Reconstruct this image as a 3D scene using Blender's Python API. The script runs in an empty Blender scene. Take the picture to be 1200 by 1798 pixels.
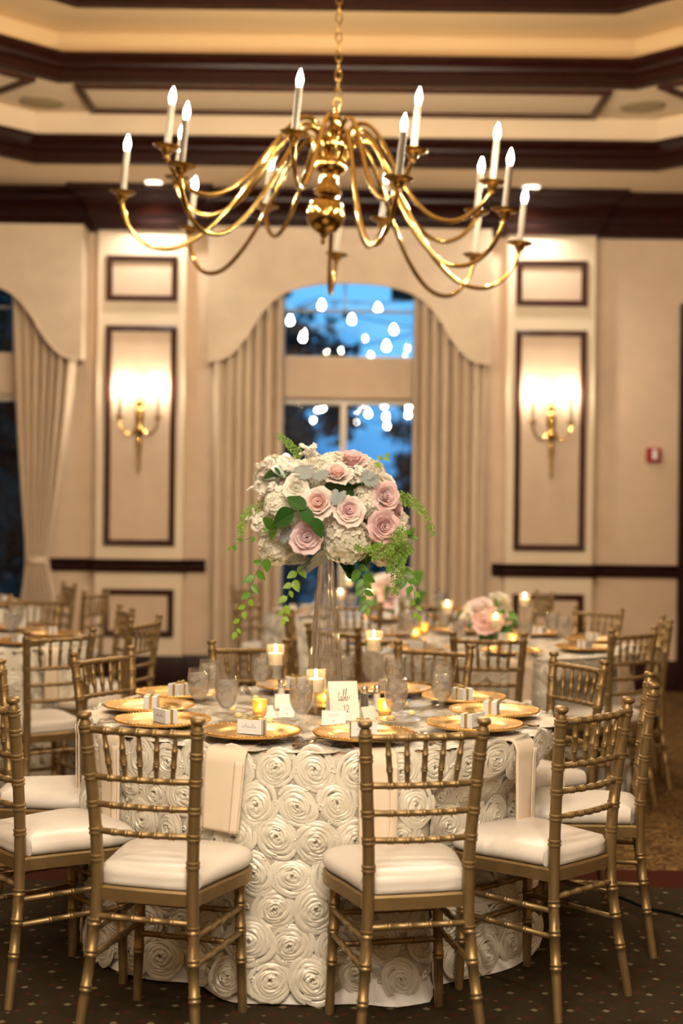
import bpy, math, random
from mathutils import Vector, Matrix, Euler
R = math.radians
PI = math.pi
sc = bpy.context.scene
COL = sc.collection
rnd = random.Random(7)

# ------------------------------------------------------------------ camera
ROLL = R(0.7)
CAM_Z = 1.49
FPX = 1798 * 50.0 / 36.0
cam_d = bpy.data.cameras.new('camera')
cam = bpy.data.objects.new('camera', cam_d)
COL.objects.link(cam)
cam_d.sensor_fit = 'VERTICAL'
cam_d.sensor_height = 36.0
cam_d.sensor_width = 24.0
cam_d.lens = 50.0
ca, sa = math.cos(ROLL), math.sin(ROLL)
cam.matrix_world = Matrix(((ca, -sa, 0, 0), (0, 0, -1, 0), (sa, ca, 0, CAM_Z), (0, 0, 0, 1)))
cam_d.dof.use_dof = True
cam_d.dof.focus_distance = 4.55
cam_d.dof.aperture_fstop = 1.6
cam_d.clip_end = 300
sc.camera = cam

# ------------------------------------------------------------------ view, world
sc.view_settings.view_transform = 'Standard'
sc.view_settings.look = 'None'
sc.view_settings.gamma = 1.0
sc.view_settings.use_curve_mapping = False
sc.view_settings.exposure = 0.55
cy = sc.cycles
cy.max_bounces = 14
cy.diffuse_bounces = 4
cy.glossy_bounces = 4
cy.transmission_bounces = 14
cy.transparent_max_bounces = 24
cy.caustics_reflective = False
cy.caustics_refractive = False
cy.sample_clamp_indirect = 6.0
cy.use_denoising = True

world = bpy.data.worlds.new('dusk_sky')
sc.world = world
world.use_nodes = True
nt = world.node_tree
nt.nodes.clear()
wo = nt.nodes.new('ShaderNodeOutputWorld')
bg = nt.nodes.new('ShaderNodeBackground')
tc = nt.nodes.new('ShaderNodeTexCoord')
sx = nt.nodes.new('ShaderNodeSeparateXYZ')
ramp = nt.nodes.new('ShaderNodeValToRGB')
nz = nt.nodes.new('ShaderNodeTexNoise')
mx = nt.nodes.new('ShaderNodeMix')
mx.data_type = 'RGBA'
mx.blend_type = 'MULTIPLY'
nt.links.new(tc.outputs['Generated'], sx.inputs[0])
nt.links.new(sx.outputs['Z'], ramp.inputs[0])
ramp.color_ramp.elements[0].position = 0.0
ramp.color_ramp.elements[0].color = (0.02, 0.19, 0.52, 1)
ramp.color_ramp.elements[1].position = 0.11
ramp.color_ramp.elements[1].color = (0.14, 0.47, 0.86, 1)
nz.inputs['Scale'].default_value = 14.0
nz.inputs['Detail'].default_value = 3.0
nt.links.new(tc.outputs['Generated'], nz.inputs['Vector'])
r2 = nt.nodes.new('ShaderNodeValToRGB')
r2.color_ramp.elements[0].position = 0.38
r2.color_ramp.elements[0].color = (0.55, 0.66, 0.75, 1)
r2.color_ramp.elements[1].position = 0.56
r2.color_ramp.elements[1].color = (1, 1, 1, 1)
nt.links.new(nz.outputs[0], r2.inputs[0])
mx.inputs[0].default_value = 1.0
nt.links.new(ramp.outputs[0], mx.inputs[6])
nt.links.new(r2.outputs[0], mx.inputs[7])
nt.links.new(mx.outputs[2], bg.inputs[0])
bg.inputs[1].default_value = 1.0
nt.links.new(bg.outputs[0], wo.inputs[0])

# light levels (W) and colours of the lamps the room has
W_CHANDELIER = 18.0
W_CHANDELIER2 = 35.0
W_SCONCE = 3.0
W_WASH = 48.0
W_DOWN = 62.0
W_COVE = 0.45
W_CANDLE = 0.5
LAMP = (1.0, 0.86, 0.66)
DOWN = (1.0, 0.93, 0.83)
COVEC = (1.0, 0.66, 0.32)
FLAME = (1.0, 0.55, 0.2)

# ------------------------------------------------------------------ helpers
KIDS = {}

def P(px, py, d):
    u = (px - 600) / FPX * d
    v = (899 - py) / FPX * d
    return Vector((u * ca - v * sa, d, u * sa + v * ca + CAM_Z))

def PT(px, py, z):
    u = (px - 600) / FPX
    v = (899 - py) / FPX
    d = (z - CAM_Z) / (u * sa + v * ca)
    return P(px, py, d)

def cr(pts, n=6, closed=False):
    out = []
    m = len(pts)
    pts = [Vector(p) for p in pts]
    for i in range(m if closed else m - 1):
        if closed:
            a, b, c, d = pts[(i - 1) % m], pts[i], pts[(i + 1) % m], pts[(i + 2) % m]
        else:
            a, b, c, d = pts[max(i - 1, 0)], pts[i], pts[i + 1], pts[min(i + 2, m - 1)]
        for k in range(n):
            t = k / n
            out.append(0.5 * ((2 * b) + (c - a) * t + (2 * a - 5 * b + 4 * c - d) * t * t + (3 * b - a - 3 * c + d) * t ** 3))
    if not closed:
        out.append(pts[-1])
    return out

class G:
    def __init__(s):
        s.V = []
        s.F = []
    def add(s, v, f):
        o = len(s.V)
        s.V.extend([tuple(p) for p in v])
        s.F.extend([tuple(i + o for i in q) for q in f])
        return s
    def box(s, c, d, rz=0.0):
        x, y, z = d[0] / 2, d[1] / 2, d[2] / 2
        cs, sn = math.cos(rz), math.sin(rz)
        v = []
        for k in range(8):
            a = x if k & 1 else -x
            b = y if k & 2 else -y
            e = z if k & 4 else -z
            v.append((c[0] + a * cs - b * sn, c[1] + a * sn + b * cs, c[2] + e))
        return s.add(v, [(0, 2, 3, 1), (4, 5, 7, 6), (0, 1, 5, 4), (2, 6, 7, 3), (0, 4, 6, 2), (1, 3, 7, 5)])
    def box2(s, a, b):
        return s.box([(a[i] + b[i]) / 2 for i in range(3)], [abs(b[i] - a[i]) for i in range(3)])
    def lathe(s, prof, seg=20, o=(0, 0, 0), M=None):
        rings = []
        v = []
        for r, z in prof:
            if r < 1e-6:
                rings.append([len(v)])
                v.append(Vector((0, 0, z)))
            else:
                rings.append(list(range(len(v), len(v) + seg)))
                for k in range(seg):
                    t = 2 * PI * k / seg
                    v.append(Vector((r * math.cos(t), r * math.sin(t), z)))
        f = []
        for a, b in zip(rings, rings[1:]):
            for k in range(seg):
                k2 = (k + 1) % seg
                if len(a) == 1 and len(b) == 1:
                    continue
                if len(a) == 1:
                    f.append((a[0], b[k2], b[k])[::-1] if False else (a[0], b[k2], b[k]))
                elif len(b) == 1:
                    f.append((a[k], a[k2], b[0]))
                else:
                    f.append((a[k], a[k2], b[k2], b[k]))
        O = Vector(o)
        if M is None:
            v = [p + O for p in v]
        else:
            v = [M @ p + O for p in v]
        return s.add(v, f)
    def tube(s, pts, rad, seg=8, cap=True, closed=False):
        pts = [Vector(p) for p in pts]
        n = len(pts)
        if not hasattr(rad, '__len__'):
            rad = [rad] * n
        v = []
        f = []
        prev = None
        for i in range(n):
            if closed:
                t = (pts[(i + 1) % n] - pts[(i - 1) % n])
            else:
                t = pts[min(i + 1, n - 1)] - pts[max(i - 1, 0)]
            if t.length < 1e-9:
                t = Vector((0, 0, 1))
            t.normalize()
            if prev is None:
                h = Vector((1, 0, 0)) if abs(t.x) < 0.9 else Vector((0, 1, 0))
                a = t.cross(h).normalized()
            else:
                a = prev - t * prev.dot(t)
                if a.length < 1e-6:
                    a = t.orthogonal()
                a.normalize()
            prev = a
            b = t.cross(a)
            for k in range(seg):
                w = 2 * PI * k / seg
                v.append(pts[i] + (a * math.cos(w) + b * math.sin(w)) * rad[i])
        m = n if closed else n - 1
        for i in range(m):
            j = (i + 1) % n
            for k in range(seg):
                k2 = (k + 1) % seg
                f.append((i * seg + k, i * seg + k2, j * seg + k2, j * seg + k))
        if cap and not closed:
            f.append(tuple(range(seg))[::-1])
            f.append(tuple(range((n - 1) * seg, n * seg)))
        return s.add(v, f)
    def prism(s, poly, z0, z1):
        n = len(poly)
        v = [(p[0], p[1], z0) for p in poly] + [(p[0], p[1], z1) for p in poly]
        f = [tuple(range(n))[::-1], tuple(range(n, 2 * n))]
        for i in range(n):
            j = (i + 1) % n
            f.append((i, j, n + j, n + i))
        return s.add(v, f)
    def grid(s, fn, nu, nv, wu=False):
        v = []
        f = []
        for j in range(nv + 1):
            for i in range(nu if wu else nu + 1):
                v.append(fn(i / nu, j / nv))
        w = nu if wu else nu + 1
        for j in range(nv):
            for i in range(nu):
                i2 = (i + 1) % w
                f.append((j * w + i, j * w + i2, (j + 1) * w + i2, (j + 1) * w + i))
        return s.add(v, f)
    def sweep(s, path, prof, side=1, closed=False, loop=True):
        """profile (offset to the left*side of the path, z) along an xy polyline with mitred corners"""
        path = [Vector((p[0], p[1])) for p in path]
        n = len(path)
        v = []
        f = []
        for i in range(n):
            a = path[i] - path[i - 1] if (closed or i > 0) else None
            b = path[(i + 1) % n] - path[i] if (closed or i < n - 1) else None
            na = Vector((-a.y, a.x)).normalized() * side if a is not None else None
            nb = Vector((-b.y, b.x)).normalized() * side if b is not None else None
            if na is None:
                m = nb
            elif nb is None:
                m = na
            else:
                m = (na + nb)
                m = m / max(1e-6, (1 + na.dot(nb)))
            for o, z in prof:
                q = path[i] + m * o
                v.append((q.x, q.y, z))
        k = len(prof)
        kk = k if loop else k - 1
        for i in range(n if closed else n - 1):
            j = (i + 1) % n
            for c in range(kk):
                c2 = (c + 1) % k
                f.append((i * k + c, j * k + c, j * k + c2, i * k + c2))
        if loop and not closed:
            f.append(tuple(range(k)))
            f.append(tuple(range((n - 1) * k, n * k))[::-1])
        return s.add(v, f)
    def mesh(s, name, smooth=True, ang=38):
        me = bpy.data.meshes.new(name)
        me.from_pydata(s.V, [], s.F)
        me.update()
        if smooth:
            me.polygons.foreach_set('use_smooth', [True] * len(me.polygons))
            me.set_sharp_from_angle(angle=R(ang))
        return me

def ob(name, me, mat=None, parent=None, loc=(0, 0, 0), rot=(0, 0, 0), scale=None, smooth=True, ang=38):
    if isinstance(me, G):
        me = me.mesh(name, smooth, ang)
    o = bpy.data.objects.new(name, me)
    COL.objects.link(o)
    if mat is not None and me is not None and len(me.materials) == 0:
        me.materials.append(mat)
    o.location = loc
    o.rotation_euler = rot
    if scale is not None:
        o.scale = (scale,) * 3 if not hasattr(scale, '__len__') else scale
    if parent is not None:
        o.parent = parent
        KIDS.setdefault(parent.name, []).append(o)
    return o

def empty(name, loc=(0, 0, 0), rz=0.0, parent=None):
    o = bpy.data.objects.new(name, None)
    o.empty_display_size = 0.1
    COL.objects.link(o)
    o.location = loc
    o.rotation_euler = (0, 0, rz)
    if parent is not None:
        o.parent = parent
        KIDS.setdefault(parent.name, []).append(o)
    return o

def tag(o, label=None, cat=None, group=None, kind=None):
    if label: o['label'] = label
    if cat: o['category'] = cat
    if group: o['group'] = group
    if kind: o['kind'] = kind
    return o

def struct(o, label=None):
    o['kind'] = 'structure'
    if label: o['label'] = label
    return o

def copy_tree(o, parent=None):
    c = o.copy()
    COL.objects.link(c)
    if parent is not None:
        c.parent = parent
        KIDS.setdefault(parent.name, []).append(c)
    for ch in KIDS.get(o.name, []):
        copy_tree(ch, c)
    return c

class Proto:
    """first use returns the built thing itself, later uses a copy with all its parts"""
    def __init__(s, build):
        s.build = build
        s.root = None
    def put(s, loc, rz=0.0, label=None, cat=None, group=None, tilt=None):
        if s.root is None:
            s.root = s.build()
            o = s.root
        else:
            o = copy_tree(s.root)
        o.location = loc
        o.rotation_euler = (0, 0, rz) if tilt is None else (tilt[0], tilt[1], rz)
        return tag(o, label, cat, group)

def lamp(name, kind, loc, power, color, parent=None, radius=0.02, rot=(0, 0, 0), **kw):
    d = bpy.data.lights.new(name, kind)
    d.energy = power
    d.color = color
    if kind in ('POINT', 'SPOT'):
        d.shadow_soft_size = radius
    for k, v in kw.items():
        setattr(d, k, v)
    o = bpy.data.objects.new(name, d)
    COL.objects.link(o)
    o.location = loc
    o.rotation_euler = rot
    if parent is not None:
        o.parent = parent
    return o

# ------------------------------------------------------------------ materials
def mat(name, col, rough=0.5, metal=0.0, var=0.0, vscale=20.0, bump=0.0, bscale=60.0, coat=0.0, sheen=0.0, sss=0.0, spec=None, emit=None, estr=0.0, stretch=None, trans=0.0, transl=0.0):
    m = bpy.data.materials.new(name)
    m.use_nodes = True
    t = m.node_tree
    b = t.nodes['Principled BSDF']
    b.inputs['Base Color'].default_value = (*col, 1)
    b.inputs['Roughness'].default_value = rough
    b.inputs['Metallic'].default_value = metal
    if coat: b.inputs['Coat Weight'].default_value = coat
    if sheen: b.inputs['Sheen Weight'].default_value = sheen
    if spec is not None: b.inputs['Specular IOR Level'].default_value = spec
    if sss:
        b.inputs['Subsurface Weight'].default_value = sss
        b.inputs['Subsurface Radius'].default_value = (0.02, 0.01, 0.006)
        b.inputs['Subsurface Scale'].default_value = 0.3
    if emit:
        b.inputs['Emission Color'].default_value = (*emit, 1)
        b.inputs['Emission Strength'].default_value = estr
    if trans: b.inputs['Transmission Weight'].default_value = trans
    if var or bump:
        co = t.nodes.new('ShaderNodeTexCoord')
        src = co.outputs['Object']
        if stretch:
            mp = t.nodes.new('ShaderNodeMapping')
            mp.inputs['Scale'].default_value = stretch
            t.links.new(src, mp.inputs[0])
            src = mp.outputs[0]
        if var:
            n = t.nodes.new('ShaderNodeTexNoise')
            n.inputs['Scale'].default_value = vscale
            n.inputs['Detail'].default_value = 4
            t.links.new(src, n.inputs['Vector'])
            r = t.nodes.new('ShaderNodeValToRGB')
            r.color_ramp.elements[0].position = 0.3
            r.color_ramp.elements[1].position = 0.7
            r.color_ramp.elements[0].color = (*[c * (1 - var) for c in col], 1)
            r.color_ramp.elements[1].color = (*[min(1, c * (1 + var * 0.6)) for c in col], 1)
            t.links.new(n.outputs[0], r.inputs[0])
            t.links.new(r.outputs[0], b.inputs['Base Color'])
        if bump:
            n2 = t.nodes.new('ShaderNodeTexNoise')
            n2.inputs['Scale'].default_value = bscale
            n2.inputs['Detail'].default_value = 3
            t.links.new(src, n2.inputs['Vector'])
            bp = t.nodes.new('ShaderNodeBump')
            bp.inputs['Strength'].default_value = bump
            bp.inputs['Distance'].default_value = 0.01
            t.links.new(n2.outputs[0], bp.inputs['Height'])
            t.links.new(bp.outputs[0], b.inputs['Normal'])
    if transl:
        tl = t.nodes.new('ShaderNodeBsdfTranslucent')
        tl.inputs[0].default_value = (*col, 1)
        mxs = t.nodes.new('ShaderNodeMixShader')
        mxs.inputs[0].default_value = transl
        t.links.new(b.outputs[0], mxs.inputs[1])
        t.links.new(tl.outputs[0], mxs.inputs[2])
        t.links.new(mxs.outputs[0], t.nodes['Material Output'].inputs[0])
    return m

def emis(name, col, strength, clear=False):
    m = bpy.data.materials.new(name)
    m.use_nodes = True
    t = m.node_tree
    t.nodes.clear()
    o = t.nodes.new('ShaderNodeOutputMaterial')
    e = t.nodes.new('ShaderNodeEmission')
    e.inputs[0].default_value = (*col, 1)
    e.inputs[1].default_value = strength
    if clear:
        a = t.nodes.new('ShaderNodeAddShader')
        tr = t.nodes.new('ShaderNodeBsdfTransparent')
        t.links.new(e.outputs[0], a.inputs[0])
        t.links.new(tr.outputs[0], a.inputs[1])
        t.links.new(a.outputs[0], o.inputs[0])
    else:
        t.links.new(e.outputs[0], o.inputs[0])
    return m

def thin_glass(name, tint=(0.97, 0.97, 0.97), ior=1.5, rough=0.0, haze=0.0, hazecol=(0.9, 0.88, 0.84), bump=0.0, bscale=40, edge=0.55):
    m = bpy.data.materials.new(name)
    m.use_nodes = True
    t = m.node_tree
    t.nodes.clear()
    o = t.nodes.new('ShaderNodeOutputMaterial')
    tr = t.nodes.new('ShaderNodeBsdfTransparent')
    tr.inputs[0].default_value = (*tint, 1)
    gl = t.nodes.new('ShaderNodeBsdfGlossy')
    gl.inputs['Roughness'].default_value = rough
    fr = t.nodes.new('ShaderNodeLayerWeight')
    pw = t.nodes.new('ShaderNodeMath')
    pw.operation = 'POWER'
    pw.inputs[1].default_value = 3.2
    t.links.new(fr.outputs['Facing'], pw.inputs[0])
    ma = t.nodes.new('ShaderNodeMath')
    ma.operation = 'MULTIPLY_ADD'
    f0 = ((ior - 1) / (ior + 1)) ** 2
    ma.inputs[1].default_value = edge
    ma.inputs[2].default_value = f0
    t.links.new(pw.outputs[0], ma.inputs[0])
    mxs = t.nodes.new('ShaderNodeMixShader')
    src = tr.outputs[0]
    if haze:
        df = t.nodes.new('ShaderNodeBsdfDiffuse')
        df.inputs[0].default_value = (*hazecol, 1)
        h = t.nodes.new('ShaderNodeMixShader')
        h.inputs[0].default_value = haze
        t.links.new(tr.outputs[0], h.inputs[1])
        t.links.new(df.outputs[0], h.inputs[2])
        src = h.outputs[0]
    t.links.new(ma.outputs[0], mxs.inputs[0])
    t.links.new(src, mxs.inputs[1])
    t.links.new(gl.outputs[0], mxs.inputs[2])
    t.links.new(mxs.outputs[0], o.inputs[0])
    if bump:
        co = t.nodes.new('ShaderNodeTexCoord')
        n2 = t.nodes.new('ShaderNodeTexNoise')
        n2.inputs['Scale'].default_value = bscale
        t.links.new(co.outputs['Object'], n2.inputs['Vector'])
        bp = t.nodes.new('ShaderNodeBump')
        bp.inputs['Strength'].default_value = bump
        bp.inputs['Distance'].default_value = 0.01
        t.links.new(n2.outputs[0], bp.inputs['Height'])
        t.links.new(bp.outputs[0], gl.inputs['Normal'])
        t.links.new(bp.outputs[0], fr.inputs['Normal'])
    return m

def carpet_mat():
    m = bpy.data.materials.new('carpet')
    m.use_nodes = True
    t = m.node_tree
    b = t.nodes['Principled BSDF']
    b.inputs['Roughness'].default_value = 0.95
    b.inputs['Specular IOR Level'].default_value = 0.1
    N = t.nodes.new
    L = t.links.new
    co = N('ShaderNodeTexCoord')
    sep = N('ShaderNodeSeparateXYZ')
    L(co.outputs['Object'], sep.inputs[0])
    def math_(op, a, b2=None, c=None):
        n = N('ShaderNodeMath')
        n.operation = op
        for i, q in enumerate((a, b2, c)):
            if q is None: continue
            if isinstance(q, (int, float)): n.inputs[i].default_value = q
            else: L(q, n.inputs[i])
        return n.outputs[0]
    def dots(px, py, ox, oy, rad):
        # diamond dots on a staggered lattice
        row = math_('DIVIDE', math_('ADD', sep.outputs['Y'], oy), py)
        fr = math_('FLOOR', row)
        odd = math_('MODULO', math_('ABSOLUTE', fr), 2.0)
        xx = math_('ADD', math_('DIVIDE', math_('ADD', sep.outputs['X'], ox + 50), px), math_('MULTIPLY', odd, 0.5))
        fx = math_('ABSOLUTE', math_('SUBTRACT', math_('FRACT', xx), 0.5))
        fy = math_('ABSOLUTE', math_('SUBTRACT', math_('FRACT', row), 0.5))
        dd = math_('ADD', math_('MULTIPLY', fx, px), math_('MULTIPLY', fy, py))
        return math_('LESS_THAN', dd, rad)
    def mixc(fac, c1, c2):
        n = N('ShaderNodeMix')
        n.data_type = 'RGBA'
        if isinstance(fac, (int, float)): n.inputs[0].default_value = fac
        else: L(fac, n.inputs[0])
        for i, c in ((6, c1), (7, c2)):
            if isinstance(c, tuple): n.inputs[i].default_value = (*c, 1)
            else: L(c, n.inputs[i])
        return n.outputs[2]
    nz = N('ShaderNodeTexNoise')
    nz.inputs['Scale'].default_value = 9
    nz.inputs['Detail'].default_value = 5
    L(co.outputs['Object'], nz.inputs['Vector'])
    base = mixc(nz.outputs[0], (0.023, 0.0145, 0.007), (0.038, 0.027, 0.0125))
    base = mixc(dots(0.108, 0.075, 0.03, 0.02, 0.014), base, (0.065, 0.018, 0.009))
    base = mixc(dots(0.108, 0.15, 0.0, 0.0, 0.0135), base, (0.17, 0.13, 0.075))
    base = mixc(dots(0.108, 0.15, 0.054, 0.075, 0.009), base, (0.11, 0.08, 0.045))
    # floral border beyond the red stripe
    v = N('ShaderNodeTexNoise')
    v.inputs['Scale'].default_value = 16
    v.inputs['Detail'].default_value = 3
    v.inputs['Distortion'].default_value = 2.5
    L(co.outputs['Object'], v.inputs['Vector'])
    r = N('ShaderNodeValToRGB')
    e = r.color_ramp.elements
    e[0].position = 0.40; e[0].color = (0.05, 0.03, 0.012, 1)
    e[1].position = 0.62; e[1].color = (0.21, 0.13, 0.045, 1)
    k = e.new(0.5); k.color = (0.10, 0.05, 0.018, 1)
    L(v.outputs[0], r.inputs[0])
    floral = r.outputs[0]
    red = (0.048, 0.009, 0.004)
    c = mixc(math_('GREATER_THAN', sep.outputs['Y'], 5.70), base, red)
    c = mixc(math_('GREATER_THAN', sep.outputs['Y'], 5.98), c, floral)
    L(c, b.inputs['Base Color'])
    n3 = N('ShaderNodeTexNoise')
    n3.inputs['Scale'].default_value = 400
    L(co.outputs['Object'], n3.inputs['Vector'])
    bp = N('ShaderNodeBump')
    bp.inputs['Strength'].default_value = 0.5
    bp.inputs['Distance'].default_value = 0.004
    L(n3.outputs[0], bp.inputs['Height'])
    L(bp.outputs[0], b.inputs['Normal'])
    return m

def real_glass(name, ior, clear):
    m = bpy.data.materials.new(name)
    m.use_nodes = True
    t = m.node_tree
    t.nodes.clear()
    o = t.nodes.new('ShaderNodeOutputMaterial')
    g = t.nodes.new('ShaderNodeBsdfGlass')
    g.inputs['IOR'].default_value = ior
    g.inputs['Roughness'].default_value = 0.0
    tr = t.nodes.new('ShaderNodeBsdfTransparent')
    mxs = t.nodes.new('ShaderNodeMixShader')
    mxs.inputs[0].default_value = clear
    t.links.new(g.outputs[0], mxs.inputs[1])
    t.links.new(tr.outputs[0], mxs.inputs[2])
    t.links.new(mxs.outputs[0], o.inputs[0])
    return m

def water_mat():
    m = bpy.data.materials.new('ice_water')
    m.use_nodes = True
    t = m.node_tree
    t.nodes.clear()
    N = t.nodes.new
    L = t.links.new
    o = N('ShaderNodeOutputMaterial')
    co = N('ShaderNodeTexCoord')
    n = N('ShaderNodeTexVoronoi')
    n.inputs['Scale'].default_value = 46
    L(co.outputs['Object'], n.inputs['Vector'])
    bp = N('ShaderNodeBump')
    bp.inputs['Strength'].default_value = 0.45
    bp.inputs['Distance'].default_value = 0.012
    L(n.outputs['Distance'], bp.inputs['Height'])
    rf = N('ShaderNodeBsdfRefraction')
    rf.inputs['IOR'].default_value = 1.25
    rf.inputs['Roughness'].default_value = 0.0
    L(bp.outputs[0], rf.inputs['Normal'])
    tr = N('ShaderNodeBsdfTransparent')
    gl = N('ShaderNodeBsdfGlossy')
    gl.inputs['Roughness'].default_value = 0.04
    L(bp.outputs[0], gl.inputs['Normal'])
    df = N('ShaderNodeBsdfTranslucent')
    df.inputs[0].default_value = (0.95, 0.93, 0.90, 1)
    d2 = N('ShaderNodeBsdfDiffuse')
    d2.inputs[0].default_value = (0.95, 0.93, 0.90, 1)
    L(bp.outputs[0], d2.inputs['Normal'])
    def mixs(f, a_, b_):
        q = N('ShaderNodeMixShader')
        q.inputs[0].default_value = f
        L(a_, q.inputs[1])
        L(b_, q.inputs[2])
        return q.outputs[0]
    x = mixs(0.65, rf.outputs[0], tr.outputs[0])
    x = mixs(0.12, x, gl.outputs[0])
    x = mixs(0.06, x, mixs(0.5, df.outputs[0], d2.outputs[0]))
    L(x, o.inputs[0])
    return m

M = {}
M['wall'] = mat('wall_paper', (0.64, 0.485, 0.345), 0.75, var=0.05, vscale=7, bump=0.08, bscale=120)
M['pilaster'] = mat('pilaster_paint', (0.76, 0.625, 0.455), 0.55, bump=0.04, bscale=90)
M['ceil'] = mat('ceiling_paint', (0.80, 0.625, 0.415), 0.8, bump=0.05, bscale=150)
M['tray'] = mat('tray_dimmed_gold', (0.58, 0.40, 0.205), 0.8, bump=0.05, bscale=150)  # ceiling colour darkened to amber, standing in for dimmer, warmer light up there
M['wood'] = mat('mahogany', (0.021, 0.0038, 0.0022), 0.36, var=0.45, vscale=6, spec=0.2, stretch=(1, 1, 14))
M['woodf'] = mat('mahogany_frame', (0.052, 0.013, 0.007), 0.38, var=0.4, vscale=8, spec=0.25)
M['carpet'] = carpet_mat()
M['winframe'] = mat('window_paint', (0.72, 0.64, 0.52), 0.5)
M['muntin'] = mat('muntin_grey', (0.35, 0.36, 0.38), 0.5)
M['pane'] = thin_glass('window_pane', (0.97, 0.98, 0.99), 1.35)
M['curtain'] = mat('curtain_fabric', (0.66, 0.52, 0.37), 0.7, var=0.05, vscale=9, bump=0.1, bscale=200, sheen=0.2)
M['valance'] = mat('valance_damask', (0.68, 0.545, 0.395), 0.6, var=0.08, vscale=6, bump=0.1, bscale=14)
M['brass'] = mat('polished_brass', (0.47, 0.30, 0.085), 0.13, 1.0, var=0.12, vscale=14)
M['brassdk'] = mat('antique_brass', (0.42, 0.26, 0.075), 0.28, 1.0)
M['sleeve'] = mat('candle_sleeve', (0.19, 0.16, 0.115), 0.6, sss=0.0)
M['bulb'] = emis('bulb_glow', (1.0, 0.86, 0.66), 22, clear=True)
M['lens'] = emis('downlight_lens', (1.0, 0.86, 0.62), 5)
M['speaker'] = mat('speaker_grille', (0.42, 0.32, 0.17), 0.8, bump=0.3, bscale=300)
M['trimring'] = mat('downlight_trim', (0.75, 0.68, 0.55), 0.4)
M['gold'] = mat('gold_paint', (0.29, 0.195, 0.085), 0.42, 0.70, var=0.10, vscale=25, bump=0.05, bscale=220)
M['cushion'] = mat('seat_vinyl', (0.72, 0.665, 0.60), 0.36, var=0.03, vscale=10, bump=0.10, bscale=22)
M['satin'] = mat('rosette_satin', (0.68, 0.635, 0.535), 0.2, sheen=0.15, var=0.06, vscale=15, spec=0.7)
M['cloth'] = mat('cloth_base', (0.46, 0.415, 0.335), 0.45, bump=0.35, bscale=60, sheen=0.2)  # darker than the satin, paints crevice shade into the gaps between rosettes
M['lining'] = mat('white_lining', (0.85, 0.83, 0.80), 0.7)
M['napkin'] = mat('napkin_champagne', (0.72, 0.605, 0.465), 0.65, bump=0.12, bscale=350, sheen=0.2)
M['charger'] = mat('gold_charger', (0.84, 0.52, 0.17), 0.27, 1.0, var=0.06, vscale=30)
M['card'] = mat('white_card', (0.88, 0.86, 0.83), 0.6)
M['cardw'] = mat('cream_card', (0.85, 0.79, 0.70), 0.65)
M['ink'] = mat('grey_ink', (0.10, 0.085, 0.075), 0.7)
M['redink'] = mat('red_ink', (0.35, 0.04, 0.03), 0.7)
M['ribbon'] = mat('gold_ribbon', (0.55, 0.40, 0.13), 0.35, 0.6)
M['steel'] = mat('flatware_steel', (0.68, 0.66, 0.62), 0.16, 1.0)
M['glass'] = thin_glass('goblet_glass', (0.975, 0.97, 0.96), 1.55, haze=0.02, edge=0.75)
M['cup'] = thin_glass('candle_cup_glass', (0.97, 0.96, 0.94), 1.5, haze=0.04, edge=0.75)
M['vaseglass'] = real_glass('vase_glass', 1.48, 0.15)
M['dish'] = thin_glass('glass_dish', (0.96, 0.95, 0.92), 1.5, haze=0.45, hazecol=(0.86, 0.83, 0.77))
M['water'] = water_mat()
M['ice'] = thin_glass('ice', (0.97, 0.97, 0.97), 1.6, haze=0.30, hazecol=(0.95, 0.93, 0.90), edge=0.5, bump=0.5, bscale=120)
M['wax'] = mat('candle_wax', (0.92, 0.82, 0.64), 0.5, sss=0.8)
M['flame'] = emis('flame', (1.0, 0.72, 0.32), 26, clear=True)
M['mercury'] = thin_glass('mercury_glass', (0.95, 0.72, 0.30), 1.8, haze=0.45, hazecol=(0.85, 0.6, 0.2), rough=0.1, bump=0.9, bscale=110)
M['amber'] = thin_glass('amber_votive', (0.95, 0.82, 0.45), 1.5, haze=0.35, hazecol=(0.9, 0.72, 0.3), bump=0.6, bscale=90)
M['pepper'] = mat('ground_pepper', (0.11, 0.09, 0.08), 0.9, var=0.5, vscale=300)
M['salt'] = mat('white_salt', (0.9, 0.88, 0.84), 0.8)
M['butter'] = mat('butter', (0.90, 0.74, 0.34), 0.45, sss=0.0)
M['tablewood'] = mat('table_plywood', (0.30, 0.19, 0.10), 0.6, var=0.2)
M['redbox'] = mat('alarm_red', (0.32, 0.012, 0.012), 0.4)
M['whiteplastic'] = mat('white_plastic', (0.85, 0.83, 0.80), 0.35)
M['cable'] = mat('black_cable', (0.004, 0.004, 0.004), 0.8, spec=0.1)
M['leaf'] = mat('glossy_leaf', (0.035, 0.125, 0.022), 0.35, var=0.25, vscale=30, transl=0.2)
M['leafl'] = mat('young_leaf', (0.22, 0.38, 0.035), 0.45, var=0.25, vscale=30, transl=0.2)
M['leafm'] = mat('vine_leaf', (0.10, 0.26, 0.025), 0.42, var=0.3, vscale=30, transl=0.2)
M['fern'] = mat('fern_leaf', (0.20, 0.36, 0.04), 0.5, var=0.25, vscale=40, transl=0.2)
M['dusty'] = mat('dusty_miller', (0.30, 0.345, 0.345), 0.85, var=0.12, vscale=30, bump=0.2, bscale=100)
M['stemg'] = mat('green_stem', (0.09, 0.17, 0.03), 0.5)
M['hyd'] = mat('hydrangea_petal', (0.90, 0.875, 0.765), 0.6, var=0.06, vscale=25, transl=0.2)
M['hydcore'] = mat('hydrangea_core', (0.74, 0.70, 0.50), 0.8)
M['pink'] = mat('pink_petal', (0.86, 0.63, 0.64), 0.5, var=0.06, vscale=20, transl=0.2)
M['lilac'] = mat('lilac_petal', (0.84, 0.645, 0.68), 0.5, var=0.06, vscale=20, transl=0.2)
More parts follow.
